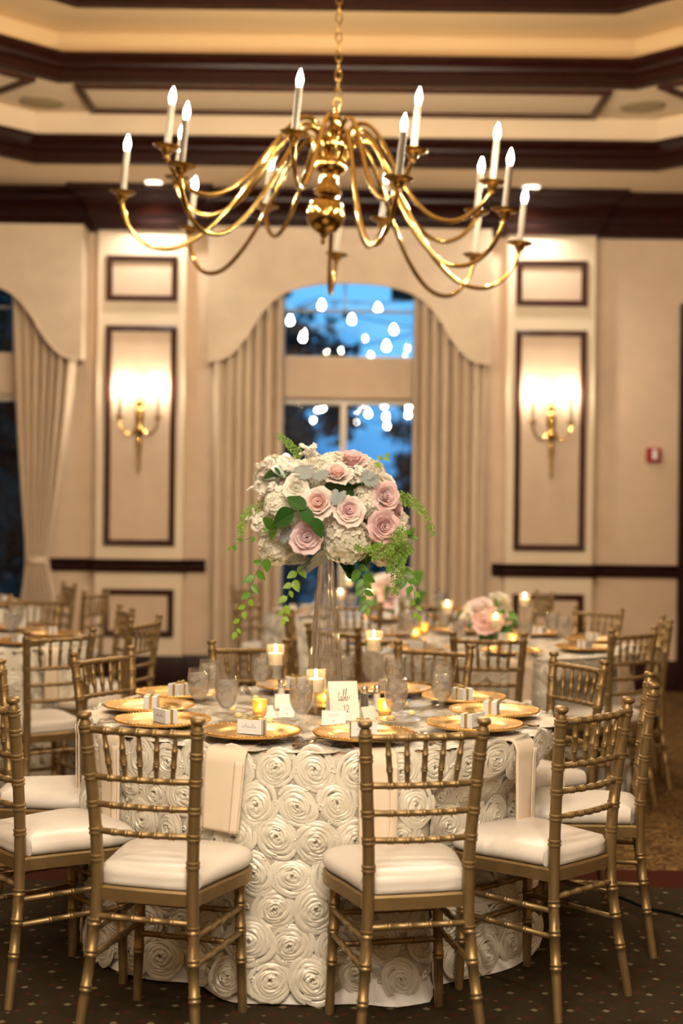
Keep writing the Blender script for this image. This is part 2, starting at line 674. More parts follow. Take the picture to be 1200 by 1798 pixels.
M['blush'] = mat('blush_petal', (0.90, 0.785, 0.75), 0.5, var=0.05, vscale=20, transl=0.2)
M['blushdk'] = mat('blush_heart', (0.88, 0.60, 0.56), 0.5, var=0.06, vscale=20, transl=0.2)
M['ivory'] = mat('ivory_petal', (0.92, 0.89, 0.80), 0.5, var=0.04, vscale=20, transl=0.2)
M['freesia'] = mat('freesia_petal', (0.92, 0.88, 0.81), 0.5, var=0.05, vscale=30, transl=0.2)
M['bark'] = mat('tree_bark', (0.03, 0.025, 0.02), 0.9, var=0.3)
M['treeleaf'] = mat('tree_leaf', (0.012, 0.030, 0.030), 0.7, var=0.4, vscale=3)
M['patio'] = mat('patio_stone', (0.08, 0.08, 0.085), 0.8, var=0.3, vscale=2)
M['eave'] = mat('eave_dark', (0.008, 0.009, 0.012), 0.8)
M['string'] = emis('string_bulb', (1.0, 0.88, 0.66), 60)

# ================================================================== SETTING
YW = 12.1            # window wall
XL, XR, YB = -7.0, 7.0, -4.0
struct(ob('floor', G().box2((XL, YB, -0.1), (XR, YW + 0.25, 0.0)), M['carpet'], smooth=False), 'dark dotted banquet carpet with a red stripe and floral border')

# --- ceiling: stepped octagonal tray
def octo(dl):
    yf, s, xs = 11.06 - dl, 2.42 - 0.4142 * dl, 4.6 - dl
    yd = yf - (xs - s)
    yn = -2.6 + dl
    ydn = yn + (xs - s)
    return [(s, yf), (-s, yf), (-xs, yd), (-xs, ydn), (-s, yn), (s, yn), (xs, ydn), (xs, yd)]
o1 = octo(0)
ZC0, ZC1, ZC2, ZC3 = 4.19, 4.57, 4.91, 5.22
g = G()
g.sweep(o1, [(0, ZC0), (0, ZC1), (0.84, ZC1)], 1, True, False)
gi = G().sweep(o1, [(0.84, ZC1), (0.84, ZC2), (1.42, ZC2), (1.42, ZC3)], 1, True, False)
gi.add([(x, y, ZC3) for x, y in octo(1.42)], [tuple(range(8))])
Yx, Yn = YW + 0.25, YB
def z0(x, y): return (x, y, ZC0)
a, b, c, d, e, f_, h, i_ = o1
g.add([z0(*a), z0(*b), z0(b[0], Yx), z0(a[0], Yx)], [(0, 1, 2, 3)])
g.add([z0(*b), z0(*c), z0(XL, c[1]), z0(XL, Yx), z0(b[0], Yx)], [(0, 1, 2, 3, 4)])
g.add([z0(*c), z0(*d), z0(XL, d[1]), z0(XL, c[1])], [(0, 1, 2, 3)])
g.add([z0(*d), z0(*e), z0(e[0], Yn), z0(XL, Yn), z0(XL, d[1])], [(0, 1, 2, 3, 4)])
g.add([z0(*e), z0(*f_), z0(f_[0], Yn), z0(e[0], Yn)], [(0, 1, 2, 3)])
g.add([z0(*f_), z0(*h), z0(XR, h[1]), z0(XR, Yn), z0(f_[0], Yn)], [(0, 1, 2, 3, 4)])
g.add([z0(*h), z0(*i_), z0(XR, i_[1]), z0(XR, h[1])], [(0, 1, 2, 3)])
g.add([z0(*i_), z0(*a), z0(a[0], Yx), z0(XR, Yx), z0(XR, i_[1])], [(0, 1, 2, 3, 4)])
ceiling = struct(ob('ceiling', g, M['ceil'], smooth=False), 'cream stepped tray ceiling with clipped corners')
ob('inner_tray', gi, M['tray'], ceiling, smooth=False)['label'] = 'inner tray, deeper gold tone standing in for dimmer amber light'

def band(off, z, hgt, s=1.0):
    pr = [(-0.03, 0), (0.05, 0), (0.05, 0.16), (0.03, 0.2), (0.03, 0.42), (0.055, 0.52), (0.065, 0.66), (0.10, 0.8), (0.115, 0.86), (0.115, 1.0), (-0.03, 1.0)]
    return [(off + o * s, z + k * hgt) for o, k in pr]
struct(ob('trim_1', G().sweep(o1, band(0, 4.175, 0.20), 1, True), M['wood'], ang=25), 'dark mahogany moulding round the outer ceiling step')
struct(ob('trim_2', G().sweep(o1, band(0.84, 4.555, 0.185), 1, True), M['wood'], ang=25), 'dark mahogany moulding round the middle ceiling step')
struct(ob('trim_3', G().sweep(o1, band(1.42, 4.895, 0.16), 1, True), M['wood'], ang=25), 'dark mahogany moulding round the innermost ceiling step')

# inlaid frames on the middle ceiling level
n_tr = 4
def inlay(c, t, L, Wd, n):
    # frame of four bars; c centre, t unit along, L length, Wd width
    nn = (-t[1], t[0])
    ang = math.atan2(t[1], t[0])
    root = struct(empty('trim_%d' % n, (c[0], c[1], ZC1 - 0.012), ang), 'thin mahogany frame inlaid on the ceiling')
    bw = 0.05
    ob('frame_bar', G().box((0, Wd / 2 - bw / 2, 0), (L, bw, 0.03)), M['woodf'], root, smooth=False)
    ob('frame_bar', G().box((0, -Wd / 2 + bw / 2, 0), (L, bw, 0.03)), M['woodf'], root, smooth=False)
    ob('frame_bar', G().box((L / 2 - bw / 2, 0, 0), (bw, Wd - 2 * bw, 0.03)), M['woodf'], root, smooth=False)
    ob('frame_bar', G().box((-L / 2 + bw / 2, 0, 0), (bw, Wd - 2 * bw, 0.03)), M['woodf'], root, smooth=False)
om = octo(0.42)
for k in range(8):
    p, q = Vector(om[k]), Vector(om[(k + 1) % 8])
    t = (q - p)
    L = t.length
    t.normalize()
    cc = (p + q) / 2
    if k == 0: cc = Vector((-0.025, 10.65))
    inlay(cc, t, 3.90 if k == 0 else L - 0.62, 0.68, n_tr)
    n_tr += 1

# --- window wall with openings
XC1, XC2 = 0.035, -3.36
WH, WZ0, WZ1, TZ0, TZ1 = 0.70, 0.14, 2.46, 2.80, 3.70
Y0, Y1 = YW, YW + 0.25
g = G()
ZT = ZC0
for x0, x1 in ((XL, XC2 - WH), (XC2 + WH, XC1 - WH), (XC1 + WH, XR)):
    g.box2((x0, Y0, 0), (x1, Y1, ZT))
for xc in (XC1, XC2):
    g.box2((xc - WH, Y0, 0), (xc + WH, Y1, WZ0))
    g.box2((xc - WH, Y0, WZ1), (xc + WH, Y1, TZ0))
    g.box2((xc - WH, Y0, TZ1), (xc + WH, Y1, ZT))
struct(ob('wall_back', g, M['wall'], smooth=False), 'beige papered window wall')
struct(ob('wall_left', G().box2((XL - 0.2, YB, 0), (XL, Y1, ZT)), M['wall'], smooth=False), 'beige side wall')
struct(ob('wall_right', G().box2((XR, YB, 0), (XR + 0.2, Y1, ZT)), M['wall'], smooth=False), 'beige side wall with no window')
struct(ob('wall_front', G().box2((XL, YB - 0.2, 0), (XR, YB, ZT)), M['wall'], smooth=False), 'beige wall behind the tables')

def window(n, xc, lab):
    root = struct(empty('window_%d' % n, (xc, YW + 0.13, 0)), lab)
    fw = 0.05
    for (za, zb, nm) in ((WZ0, WZ1, 'door_frame'), (TZ0, TZ1, 'transom_frame')):
        g = G()
        g.box2((-WH, -0.05, za), (-WH + fw, 0.05, zb))
        g.box2((WH - fw, -0.05, za), (WH, 0.05, zb))
        g.box2((-WH + fw, -0.05, zb - fw), (WH - fw, 0.05, zb))
        g.box2((-WH + fw, -0.05, za), (WH - fw, 0.05, za + fw * 0.4))
        ob(nm, g, M['winframe'], root, smooth=False)
    ob('mullion', G().box2((-0.055, -0.06, WZ0), (0.0, 0.06, WZ1 - fw)), M['winframe'], root, smooth=False)
    zm = 3.215
    ob('muntin', G().box2((-WH + fw, -0.012, zm - 0.011), (WH - fw, 0.012, zm + 0.011)), M['muntin'], root, smooth=False)
    ob('muntin', G().box2((-0.035, -0.012, zm), (-0.02, 0.012, TZ1 - fw)), M['muntin'], root, smooth=False)
    for (xa, xb, za, zb) in ((-WH + fw, -0.055, WZ0 + 0.02, WZ1 - fw), (0.0, WH - fw, WZ0 + 0.02, WZ1 - fw), (-WH + fw, WH - fw, TZ0 + 0.02, TZ1 - fw)):
        ob('pane', G().box2((xa, -0.004, za), (xb, 0.002, zb)), M['pane'], root, smooth=False)
window(1, XC1, 'tall window with arched transom behind the flowers')
window(2, XC2, 'tall dark window at the left edge')

# --- pilasters with framed panels
XP = (-1.705, 1.75)
PD, PH = 0.11, 0.37
for k, xp in enumerate(XP):
    root = struct(empty('trim_%d' % n_tr, (xp, YW - PD, 0)), ('cream pilaster left of the middle window', 'cream pilaster right of the middle window')[k])
    n_tr += 1
    ob('shaft', G().box2((-PH, 0, 0), (PH, PD, ZT)), M['pilaster'], root, smooth=False)
    for za, zb in ((3.245, 3.63), (1.185, 3.04), (0.42, 0.82)):
        bw, hw = 0.052, 0.30
        fr = ob('panel_frame', G().sweep([(-hw, za), (hw, za), (hw, zb), (-hw, zb)], [(0, 0), (0, 0.022), (0.015, 0.034), (0.035, 0.03), (bw, 0.012), (bw, 0)], 1, True), M['woodf'], root, ang=25)
        fr.rotation_euler = (PI / 2, 0, 0)
        ob('panel', G().box2((-hw + bw, -0.004, za + bw), (hw - bw, 0.0, zb - bw)), M['wall'], root, smooth=False)

def wall_path(x0, x1):
    p = [(x0, YW)]
    for xp in XP:
        for xx, yy in ((xp - PH, YW), (xp - PH, YW - PD), (xp + PH, YW - PD), (xp + PH, YW)):
            if x0 < xx < x1: p.append((xx, yy))
    p.append((x1, YW))
    return p
crown = [(0, 3.84), (0.028, 3.84), (0.032, 3.88), (0.05, 3.895), (0.05, 3.935), (0.075, 3.955), (0.085, 4.0), (0.12, 4.055), (0.165, 4.09), (0.17, 4.12), (0.20, 4.135), (0.235, 4.16), (0.235, 4.188), (0, 4.188)]
struct(ob('trim_%d' % n_tr, G().sweep(wall_path(XL, XR), crown, -1), M['wood'], ang=25), 'deep mahogany crown moulding on the window wall')
n_tr += 1
rail = [(0, 0.965), (0.03, 0.965), (0.035, 0.985), (0.022, 1.0), (0.022, 1.03), (0.045, 1.045), (0.05, 1.07), (0, 1.072)]
base = [(0, 0), (0.03, 0), (0.03, 0.2), (0.022, 0.225), (0.012, 0.26), (0, 0.26)]
for k, (x0, x1) in enumerate(((-2.50, -1.15), (1.28, 2.86))):
    struct(ob('trim_%d' % n_tr, G().sweep(wall_path(x0, x1), rail, -1), M['wood'], ang=25), ('dark chair rail left of the middle window', 'dark chair rail right of the middle window')[k])
    n_tr += 1
struct(ob('baseboard_left', G().sweep(wall_path(XC2 + WH + 0.02, XC1 - WH - 0.02), base, -1), M['wood'], ang=25), 'dark tall baseboard left of the middle window')
struct(ob('baseboard_right', G().sweep(wall_path(XC1 + WH + 0.02, 2.86), base, -1), M['wood'], ang=25), 'dark tall baseboard right of the middle window')

# --- dark wooden doorway at the right edge
dr = struct(empty('door_1', (2.86, YW, 0)), 'tall dark wooden double door at the right edge')
for x0, x1, za, zb in ((0.0, 0.16, 0, 3.29), (2.04, 2.2, 0, 3.29), (0.16, 2.04, 3.13, 3.29)):
    ob('casing', G().box2((x0, -0.07, za), (x1, 0, zb)), M['wood'], dr, smooth=False)
for x0 in (0.16, 1.105):
    lf = ob('door_leaf', G().box2((x0 + 0.003, -0.03, 0.01), (x0 + 0.932, 0, 3.13)), M['wood'], dr, smooth=False)
    for za, zb in ((0.25, 1.0), (1.2, 2.9)):
        ob('door_panel', G().box2((x0 + 0.15, -0.045, za), (x0 + 0.79, -0.03, zb)), M['woodf'], lf, smooth=False)

# --- alarm strobe
al = tag(empty('alarm_strobe', (2.645, YW, 2.005)), 'small red alarm box with white strobe on the wall', 'alarm')
ob('housing', G().box2((-0.06, -0.04, -0.06), (0.06, 0, 0.06)), M['redbox'], al, smooth=False)
ob('strobe_lens', G().box2((-0.013, -0.065, -0.035), (0.022, -0.04, 0.045)), M['whiteplastic'], al, smooth=False)

# --- ceiling speakers
for k, (x, y) in enumerate(((-2.31, 10.78), (2.225, 10.69))):
    s = tag(empty('ceiling_speaker', (x, y, ZC1)), ('round tan ceiling speaker at the left corner of the tray', 'round tan ceiling speaker at the right corner of the tray')[k], 'speaker', 'ceiling speakers')
    ob('grille', G().lathe([(0, -0.012), (0.12, -0.012), (0.14, -0.008), (0.14, 0)], 32), M['speaker'], s)
    ob('rim', G().lathe([(0.14, 0), (0.14, -0.014), (0.165, -0.010), (0.168, 0)], 32), M['speaker'], s)

# --- recessed downlights
def build_down():
    r = empty('downlight')
    ob('trim_ring', G().lathe([(0.07, 0.0), (0.07, -0.012), (0.085, -0.012), (0.098, -0.004), (0.1, 0.0)], 32), M['trimring'], r)
    ob('lens', G().lathe([(0, -0.006), (0.07, -0.004)], 32), M['lens'], r)
    return r
DOWNP = Proto(build_down)
wash = ((-1.58, 11.70, ZC0, 'glowing recessed downlight above the left pilaster'), (1.53, 11.70, ZC0, 'glowing recessed downlight above the right pilaster'))
for x, y, z, l in wash:
    DOWNP.put((x, y, z), 0, l, 'downlight', 'recessed downlights')
    lamp('wash_light', 'SPOT', (x, y, z - 0.03), W_WASH, DOWN, None, 0.06, (R(3), 0, 0), spot_size=R(120), spot_blend=0.7)
nd = 0
for x in (-2.3, 0.0, 2.3):
    for y, nm in ((0.2, 'behind the camera'), (2.6, 'before the front table')):
        DOWNP.put((x, y, ZC3), 0, 'recessed downlight in the top of the tray, %s of the three %s' % ({-2.3: 'leftmost', 0.0: 'middle', 2.3: 'rightmost'}[x], nm), 'downlight', 'recessed downlights')
        lamp('down_light', 'SPOT', (x, y, ZC3 - 0.03), W_DOWN, DOWN, None, 0.07, (0, 0, 0), spot_size=R(130), spot_blend=0.8)

# --- cove strips lying on the middle moulding
oc = octo(0.84 + 0.06)
for k in (0, 1, 7, 2, 6):
    p, q = Vector(oc[k]), Vector(oc[(k + 1) % 8])
    t = q - p
    cpt = (p + q) / 2
    ang = math.atan2(t.y, t.x)
    st = tag(ob('cove_light', G().box((0, 0, 0), (t.length - 0.1, 0.03, 0.008)), M['trimring'], None, (cpt.x, cpt.y, 4.746), (0, 0, ang), smooth=False), 'light strip on the ceiling moulding, ' + {0: 'window side', 1: 'left clipped corner', 7: 'right clipped corner', 2: 'left side', 6: 'right side'}[k], 'light strip', 'cove light strips')
    lamp('cove_lamp', 'AREA', (cpt.x, cpt.y, 4.752), W_COVE * t.length / 4, COVEC, None, 0, (PI, 0, ang), shape='RECTANGLE', size=t.length - 0.1, size_y=0.03)

# --- valances and curtains
YV = YW - 0.27
def valance(xc, lab):
    pts = [(0, 3.395), (0.2, 3.387), (0.4, 3.355), (0.55, 3.30), (0.66, 3.215), (0.76, 3.09), (0.86, 2.93), (0.95, 2.82), (1.04, 2.755), (1.12, 2.74), (1.18, 2.74)]
    sm = cr([(p[0], p[1], 0) for p in pts], 5)
    full = [(-p.x, p.y) for p in sm[::-1]] + [(p.x, p.y) for p in sm[1:]]
    root = tag(empty('valance', (xc, 0, 0)), lab, 'valance', 'arched fabric valances')
    n = len(full)
    zt = 3.855
    v = []
    f = []
    for yy in (YV, YV + 0.03):
        v += [(x, yy, z) for x, z in full] + [(x, yy, zt) for x, z in full]
    for i in range(n - 1):
        f.append((i, i + 1, n + i + 1, n + i))
        f.append((2 * n + i + 1, 2 * n + i, 3 * n + i, 3 * n + i + 1))
        f.append((i + 1, i, 2 * n + i, 2 * n + i + 1))
        f.append((n + i, n + i + 1, 3 * n + i + 1, 3 * n + i))
    ob('front_board', G().add(v, f), M['valance'], root, ang=30)
    for s in (-1, 1):
        ob('side_return', G().box2((s * 1.18, YV + 0.001, 2.74), (s * 1.15, YW - 0.002, zt)), M['valance'], root, smooth=False)
    ob('welt', G().tube([(x, YV - 0.004, z) for x, z in full], 0.009, 6), M['curtain'], root)
    return root
valance(XC1 + 0.01, 'cream arched valance over the middle window')
valance(XC2, 'cream arched valance over the left window')

def curtain(x0, x1, folds, lab, seed, tie=None):
    rr = random.Random(seed)
    ph = [rr.uniform(0, 6.28) for _ in range(4)]
    zt, zb = 3.6, 0.015
    def fn(u, v):
        z = zt + (zb - zt) * v
        a, b = x0, x1
        squeeze = 0.0
        if tie:
            zt_, xt, wt = tie
            k = max(0.0, (zt - z) / (zt - zt_)) if z > zt_ else max(0.0, 1 - (zt_ - z) / 0.9)
            kk = k ** 1.7 if z > zt_ else k ** 0.6 * 0.55 + 0.45 * (1 if k > 0.99 else k)
            a = x0 + (xt - wt / 2 - x0) * kk
            b = x1 + (xt + wt / 2 - x1) * kk
            squeeze = kk
        w = u * folds * 2 * PI + ph[0]
        x = a + (b - a) * (u + 0.012 * math.sin(w * 2 + ph[1]))
        y = YW - 0.135 + 0.078 * (1 - 0.35 * squeeze) * (math.sin(w + 0.5 * math.sin(u * 9 + ph[2])) * (0.75 + 0.25 * math.sin(u * 5 + ph[3] + v * 0.7)))
        return (x, y, z)
    root = tag(empty('curtain', (0, 0, 0)), lab, 'curtain', 'pleated beige curtains')
    c = ob('curtain_panel', G().grid(fn, folds * 14, 40), M['curtain'], root, ang=180)
    md = c.modifiers.new('thick', 'SOLIDIFY')
    md.thickness = 0.006
    if tie:
        zt_, xt, wt = tie
        ob('tie_band', G().grid(lambda u, v: (xt + (wt / 2 + 0.012) * math.cos(u * 2 * PI), YW - 0.135 + 0.075 * math.sin(u * 2 * PI), zt_ + 0.03 - 0.06 * v), 24, 2, True), M['valance'], root)
    return root
curtain(XC1 - 1.12, XC1 - 0.535, 7, 'beige pleated curtain hanging left of the middle window', 3)
curtain(XC1 + 0.555, XC1 + 1.16, 7, 'beige pleated curtain hanging right of the middle window', 5)
curtain(XC2 + 0.56, XC2 + 1.14, 7, 'beige curtain tied back at the left window', 8, (1.06, -2.56, 0.17))
curtain(XC2 - 1.14, XC2 - 0.56, 8, 'beige curtain on the far side of the left window', 9, (1.06, XC2 - 0.82, 0.17))

# ================================================================== OUTSIDE
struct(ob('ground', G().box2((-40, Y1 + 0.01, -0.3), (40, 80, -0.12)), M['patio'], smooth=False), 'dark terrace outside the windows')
def tree(x, y, h, cw, lab, seed, low=0.25, n=2600, ls=0.2):
    rr = random.Random(seed)
    root = tag(empty('garden_tree', (x, y, -0.12)), lab, 'tree', 'trees outside the windows')
    g = G()
    g.tube(cr([(0, 0, 0), (0.06, 0.04, h * 0.25), (-0.05, 0, h * 0.55), (0.03, 0.02, h * 0.9)], 4), [0.16 * h / 5 * (1 - 0.85 * k / 12) for k in range(13)], 8)
    ob('trunk', g, M['bark'], root)
    for k in range(9):
        a = rr.uniform(0, 6.28)
        zz = h * rr.uniform(low + 0.1, 0.75)
        L = cw * rr.uniform(0.5, 0.9)
        ob('branch', G().tube(cr([(0, 0, zz), (L * 0.5 * math.cos(a), L * 0.5 * math.sin(a), zz + L * 0.35), (L * math.cos(a), L * math.sin(a), zz + L * 0.55)], 3), [0.05, 0.045, 0.04, 0.03, 0.024, 0.018, 0.01], 5), M['bark'], root)
    cl = [(rr.gauss(0, cw * 0.42), rr.gauss(0, cw * 0.42), h * rr.uniform(low, 1.0), rr.uniform(0.25, 0.55) * cw * 0.7) for _ in range(26)]
    g = G()
    for k in range(n):
        c = rr.choice(cl)
        p = Vector((c[0] + rr.gauss(0, c[3] * 0.5), c[1] + rr.gauss(0, c[3] * 0.5), max(0.2, c[2] + rr.gauss(0, c[3] * 0.4))))
        q = Euler((rr.uniform(0, 6.3), rr.uniform(0, 6.3), rr.uniform(0, 6.3))).to_matrix()
        s = ls * rr.uniform(0.6, 1.3)
        g.add([p + q @ Vector(w) * s for w in ((0, 0, 0), (0.28, 0.5, 0.06), (0, 1, 0), (-0.28, 0.5, 0.06))], [(0, 1, 2, 3)])
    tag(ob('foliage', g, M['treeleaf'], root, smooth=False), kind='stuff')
    return root
tree(-0.85, 24, 5.0, 1.0, 'dark leafy tree outside behind the left lower pane', 1, 0.2, 2600)
tree(1.75, 34, 4.6, 1.3, 'dark round tree outside behind the right lower pane', 2, 0.15, 2800)
tree(-11.0, 24, 8, 2.2, 'tall dark tree outside the left window', 3, 0.1, 4200, 0.34)
tree(-4.35, 17.5, 6.4, 1.05, 'bushy dark tree outside the left window', 6, 0.03, 6500, 0.34)
tree(7.5, 36, 7.5, 1.9, 'tall dark tree outside to the right', 4, 0.2, 2600, 0.3)
tree(-1.9, 38, 9.0, 1.6, 'sparse tree far outside the middle window', 5, 0.55, 160, 0.42)
for k in range(9):
    x = -9 + k * 2.4
    rr = random.Random(50 + k)
    g = G()
    for q in range(1500):
        th, ph = rr.uniform(0, 6.28), rr.uniform(0, 1.5)
        rad = rr.uniform(0.75, 1.02)
        p = Vector((1.12 * rad * math.cos(th) * math.cos(ph), 0.8 * rad * math.sin(th) * math.cos(ph), (1.75 + 0.3 * math.sin(k * 2.1)) * rad * math.sin(ph) * 1.15))
        m3 = Euler((rr.uniform(0, 6.3), rr.uniform(0, 6.3), rr.uniform(0, 6.3))).to_matrix()
        g.add([p + m3 @ Vector(w) * 0.24 for w in ((0, 0, 0), (0.3, 0.5, 0.06), (0, 1, 0), (-0.3, 0.5, 0.06))], [(0, 1, 2, 3)])
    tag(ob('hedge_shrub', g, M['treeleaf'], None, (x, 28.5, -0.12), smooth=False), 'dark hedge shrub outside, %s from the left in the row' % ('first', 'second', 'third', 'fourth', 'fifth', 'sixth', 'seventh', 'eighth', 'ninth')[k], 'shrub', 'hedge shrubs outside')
# pergola beam end under the eaves
pg = tag(empty('pergola_beam', (0, 0, 0)), 'dark pergola beam end hanging outside the transom', 'beam')
pb = P(714, 513, 15.0)
ob('beam', G().box2((pb.x - 0.16, 14.9, pb.z - 0.075), (pb.x + 0.9, 15.1, pb.z + 0.085)), M['eave'], pg, smooth=False)
ob('post', G().box2((pb.x + 0.75, 14.9, -0.12), (pb.x + 0.9, 15.1, pb.z - 0.075)), M['eave'], pg, smooth=False)
# festoon strings
def festoon(pts, y, lab):
    root = tag(empty('festoon_lights', (0, 0, 0)), lab, 'string lights', 'festoon lights outside')
    w = [P(x, yy, y) for x, yy in pts]
    ext = [w[0] + (w[0] - w[1]).normalized() * 3 + Vector((0, 0, 0.4))] + w + [w[-1] + (w[-1] - w[-2]).normalized() * 3 + Vector((0, 0, 0.4))]
    ob('wire', G().tube([p + Vector((0, 0, 0.07)) for p in ext], 0.008, 4), M['cable'], root)
    for p in (ext[0], ext[-1]):
        ob('pole', G().tube([(p.x, p.y, -0.12), (p.x, p.y, p.z + 0.1)], 0.03, 8), M['eave'], root)
    for p in w:
        b = ob('festoon_bulb', FB, M['string'], root, p)
FB = G().lathe([(0, -0.035), (0.02, -0.03), (0.032, -0.01), (0.03, 0.012), (0.015, 0.035), (0.012, 0.06), (0, 0.06)], 12).mesh('festoon_bulb')
festoon([(510, 564), (565, 537), (664, 543)], 17.0, 'highest string of outdoor bulbs seen through the transom')
festoon([(532, 594), (618, 562), (692, 580)], 18.5, 'second string of outdoor bulbs seen through the transom')
festoon([(679, 609), (760, 585)], 16.5, 'single low outdoor bulb string at the right of the transom')
festoon([(552, 714), (568, 718), (587, 712), (643, 717), (675, 712), (718, 714)], 26, 'upper string of outdoor bulbs in the lower panes')
festoon([(557, 721), (584, 718), (600, 738), (647, 727), (678, 732), (717, 729)], 29, 'middle string of outdoor bulbs in the lower panes')
festoon([(551, 738), (614, 742), (625, 745), (680, 748)], 32, 'lowest string of outdoor bulbs in the lower panes')
festoon([(503, 808), (470, 800)], 22, 'outdoor bulb glowing beside the top of the bouquet')
festoon([(-30, 728), (2, 735), (8, 748)], 22, 'outdoor bulbs seen through the left window')

# ================================================================== CHANDELIER
def lathe_bar(x0, x1, rad, beads, seg=10, bow=None):
    """turned bar between two points with double ring beads at fractions"""
    a, b = Vector(x0), Vector(x1)
    L = (b - a).length
    st = [(0, rad), (1, rad)]
    for t in beads:
        for dt in (-0.0045 / L, 0.0045 / L):
            c = t + dt
            e = 0.0036 / L
            st += [(c - e, rad), (c - e * 0.5, rad * 1.2), (c + e * 0.5, rad * 1.2), (c + e, rad)]
    st.sort()
    pts = []
    for t, r in st:
        p = a.lerp(b, t)
        if bow is not None:
            p = p + Vector(bow) * (4 * t * (1 - t))
        pts.append(p)
    return G().tube(pts, [r for t, r in st], seg)

BULB = G().lathe([(0.007, 0), (0.012, 0.008), (0.0160, 0.025), (0.0165, 0.035), (0.0135, 0.052), (0.0075, 0.070), (0.003, 0.083), (0, 0.087)], 14).mesh('bulb')
def make_chandelier(yy, lab, watt):
    root = empty('chandelier', (-0.105, yy, 3.03))
    tag(root, lab, 'chandelier', 'brass chandeliers')
    root.rotation_euler = (0, R(5.2), 0)
    # turned column with ball
    col = [(0, 0.60), (0.012, 0.60), (0.018, 0.585), (0.012, 0.57), (0.022, 0.555), (0.034, 0.54), (0.038, 0.52), (0.03, 0.50), (0.042, 0.49), (0.045, 0.47), (0.03, 0.455), (0.055, 0.445),
           (0.075, 0.43), (0.08, 0.41), (0.075, 0.385), (0.05, 0.365), (0.045, 0.345), (0.07, 0.325), (0.085, 0.305), (0.088, 0.28), (0.075, 0.255), (0.05, 0.235), (0.048, 0.20), (0.06, 0.17), (0.075, 0.15), (0.072, 0.135),
           (0.04, 0.125), (0.036, 0.115)]
    ob('column', G().lathe(col, 28), M['brass'], root)
    rb, zc = 0.103, 0.025
    ob('ball', G().lathe([(rb * math.cos(R(a)), zc + rb * math.sin(R(a))) if abs(a) < 90 else (0, zc + rb * math.sin(R(a))) for a in range(-90, 91, 6)], 36), M['brass'], root)
    ob('lower_finial', G().lathe([(0, -0.135), (0.010, -0.128), (0.013, -0.115), (0.008, -0.10), (0.018, -0.09), (0.022, -0.08), (0.012, -0.07)], 14), M['brass'], root)
    ob('top_ring', G().tube([(0.022 * math.cos(t * PI / 8), 0, 0.62 + 0.022 * math.sin(t * PI / 8)) for t in range(16)], 0.005, 6, closed=True), M['brassdk'], root)
    low = [(0.06, 0.27), (0.085, 0.36), (0.13, 0.425), (0.20, 0.43), (0.275, 0.36), (0.36, 0.23), (0.47, 0.05), (0.60, -0.12), (0.75, -0.235), (0.89, -0.25), (0.99, -0.19), (1.045, -0.10), (1.066, -0.02)]
    upz = 0.19
    upp = [(0.055, 0.20), (0.08, 0.27), (0.125, 0.315), (0.19, 0.31), (0.26, 0.245), (0.35, 0.11), (0.46, -0.05), (0.58, -0.155), (0.70, -0.185), (0.80, -0.145), (0.868, -0.075), (0.895, -0.02)]
    def arm_mesh(pts, nm):
        pp = cr([(r, 0, z) for r, z in pts], 5)
        return G().tube(pp, 0.0125, 10).mesh(nm)
    am = {0: arm_mesh(low, 'arm'), 1: arm_mesh(upp, 'arm')}
    bob = G().lathe([(0.008, -0.045), (0.018, -0.040), (0.012, -0.03), (0.022, -0.02), (0.03, -0.008), (0.026, 0.0), (0.05, 0.004), (0.068, 0.014), (0.071, 0.02), (0.062, 0.017), (0.03, 0.01), (0.022, 0.012), (0.021, 0.03), (0, 0.03)], 20).mesh('bobeche')
    slv = G().lathe([(0.0165, 0.0), (0.0165, 0.205), (0.012, 0.209), (0, 0.209)], 14).mesh('candle_sleeve')
    for me, mm in ((am[0], 'brass'), (am[1], 'brass'), (bob, 'brassdk'), (slv, 'sleeve'), (BULB, 'bulb')):
        if not me.materials: me.materials.append(M[mm])
    lowa = (185, 231, 289, 326, 9, 37, 87, 138)
    upa = (24, 70, 115, 160, 205, 260, 297, 338)
    for tier, angs in ((0, lowa), (1, upa)):
        rr_, zz = ((1.066, 0.0), (0.895, upz))[tier]
        for a in angs:
            arm = ob('arm', am[tier], None, root, (0, 0, zz if tier else 0), (0, 0, R(a)))
            ob('bobeche', bob, None, arm, (rr_, 0, 0))
            ob('candle_sleeve', slv, None, arm, (rr_, 0, 0.025))
            ob('bulb', BULB, None, arm, (rr_, 0, 0.232))
            lamp('chandelier_light', 'POINT', (rr_, 0, 0.268), watt, LAMP, arm, 0.015)
    # chain, hanging plumb
    link = G().tube([(0.016 * math.cos(t * PI / 8), 0, 0.030 * math.sin(t * PI / 8)) for t in range(16)], 0.0042, 6, closed=True).mesh('chain_link')
    link.materials.append(M['brassdk'])
    ztop = ZC3 - 3.03
    n = int((ztop - 0.64) / 0.05)
    for k in range(n + 1):
        ob('chain_link', link, None, root, (0.0 - 0.0905 * (k * 0.05), 0, 0.665 + k * 0.05), (0, -R(5.2), (k % 2) * PI / 2))
    xe = -0.0905 * n * 0.05
    ob('ceiling_canopy', G().lathe([(0, -0.05), (0.03, -0.05), (0.08, -0.03), (0.09, 0)], 24), M['brassdk'], root, (xe, 0, 0.665 + n * 0.05 + 0.06), (0, -R(5.2), 0))
    return root
make_chandelier(7.5, 'large two-tier brass chandelier with lit electric candles above the tables', W_CHANDELIER)
make_chandelier(0.6, 'second brass chandelier, hanging above the near end of the room', W_CHANDELIER2)

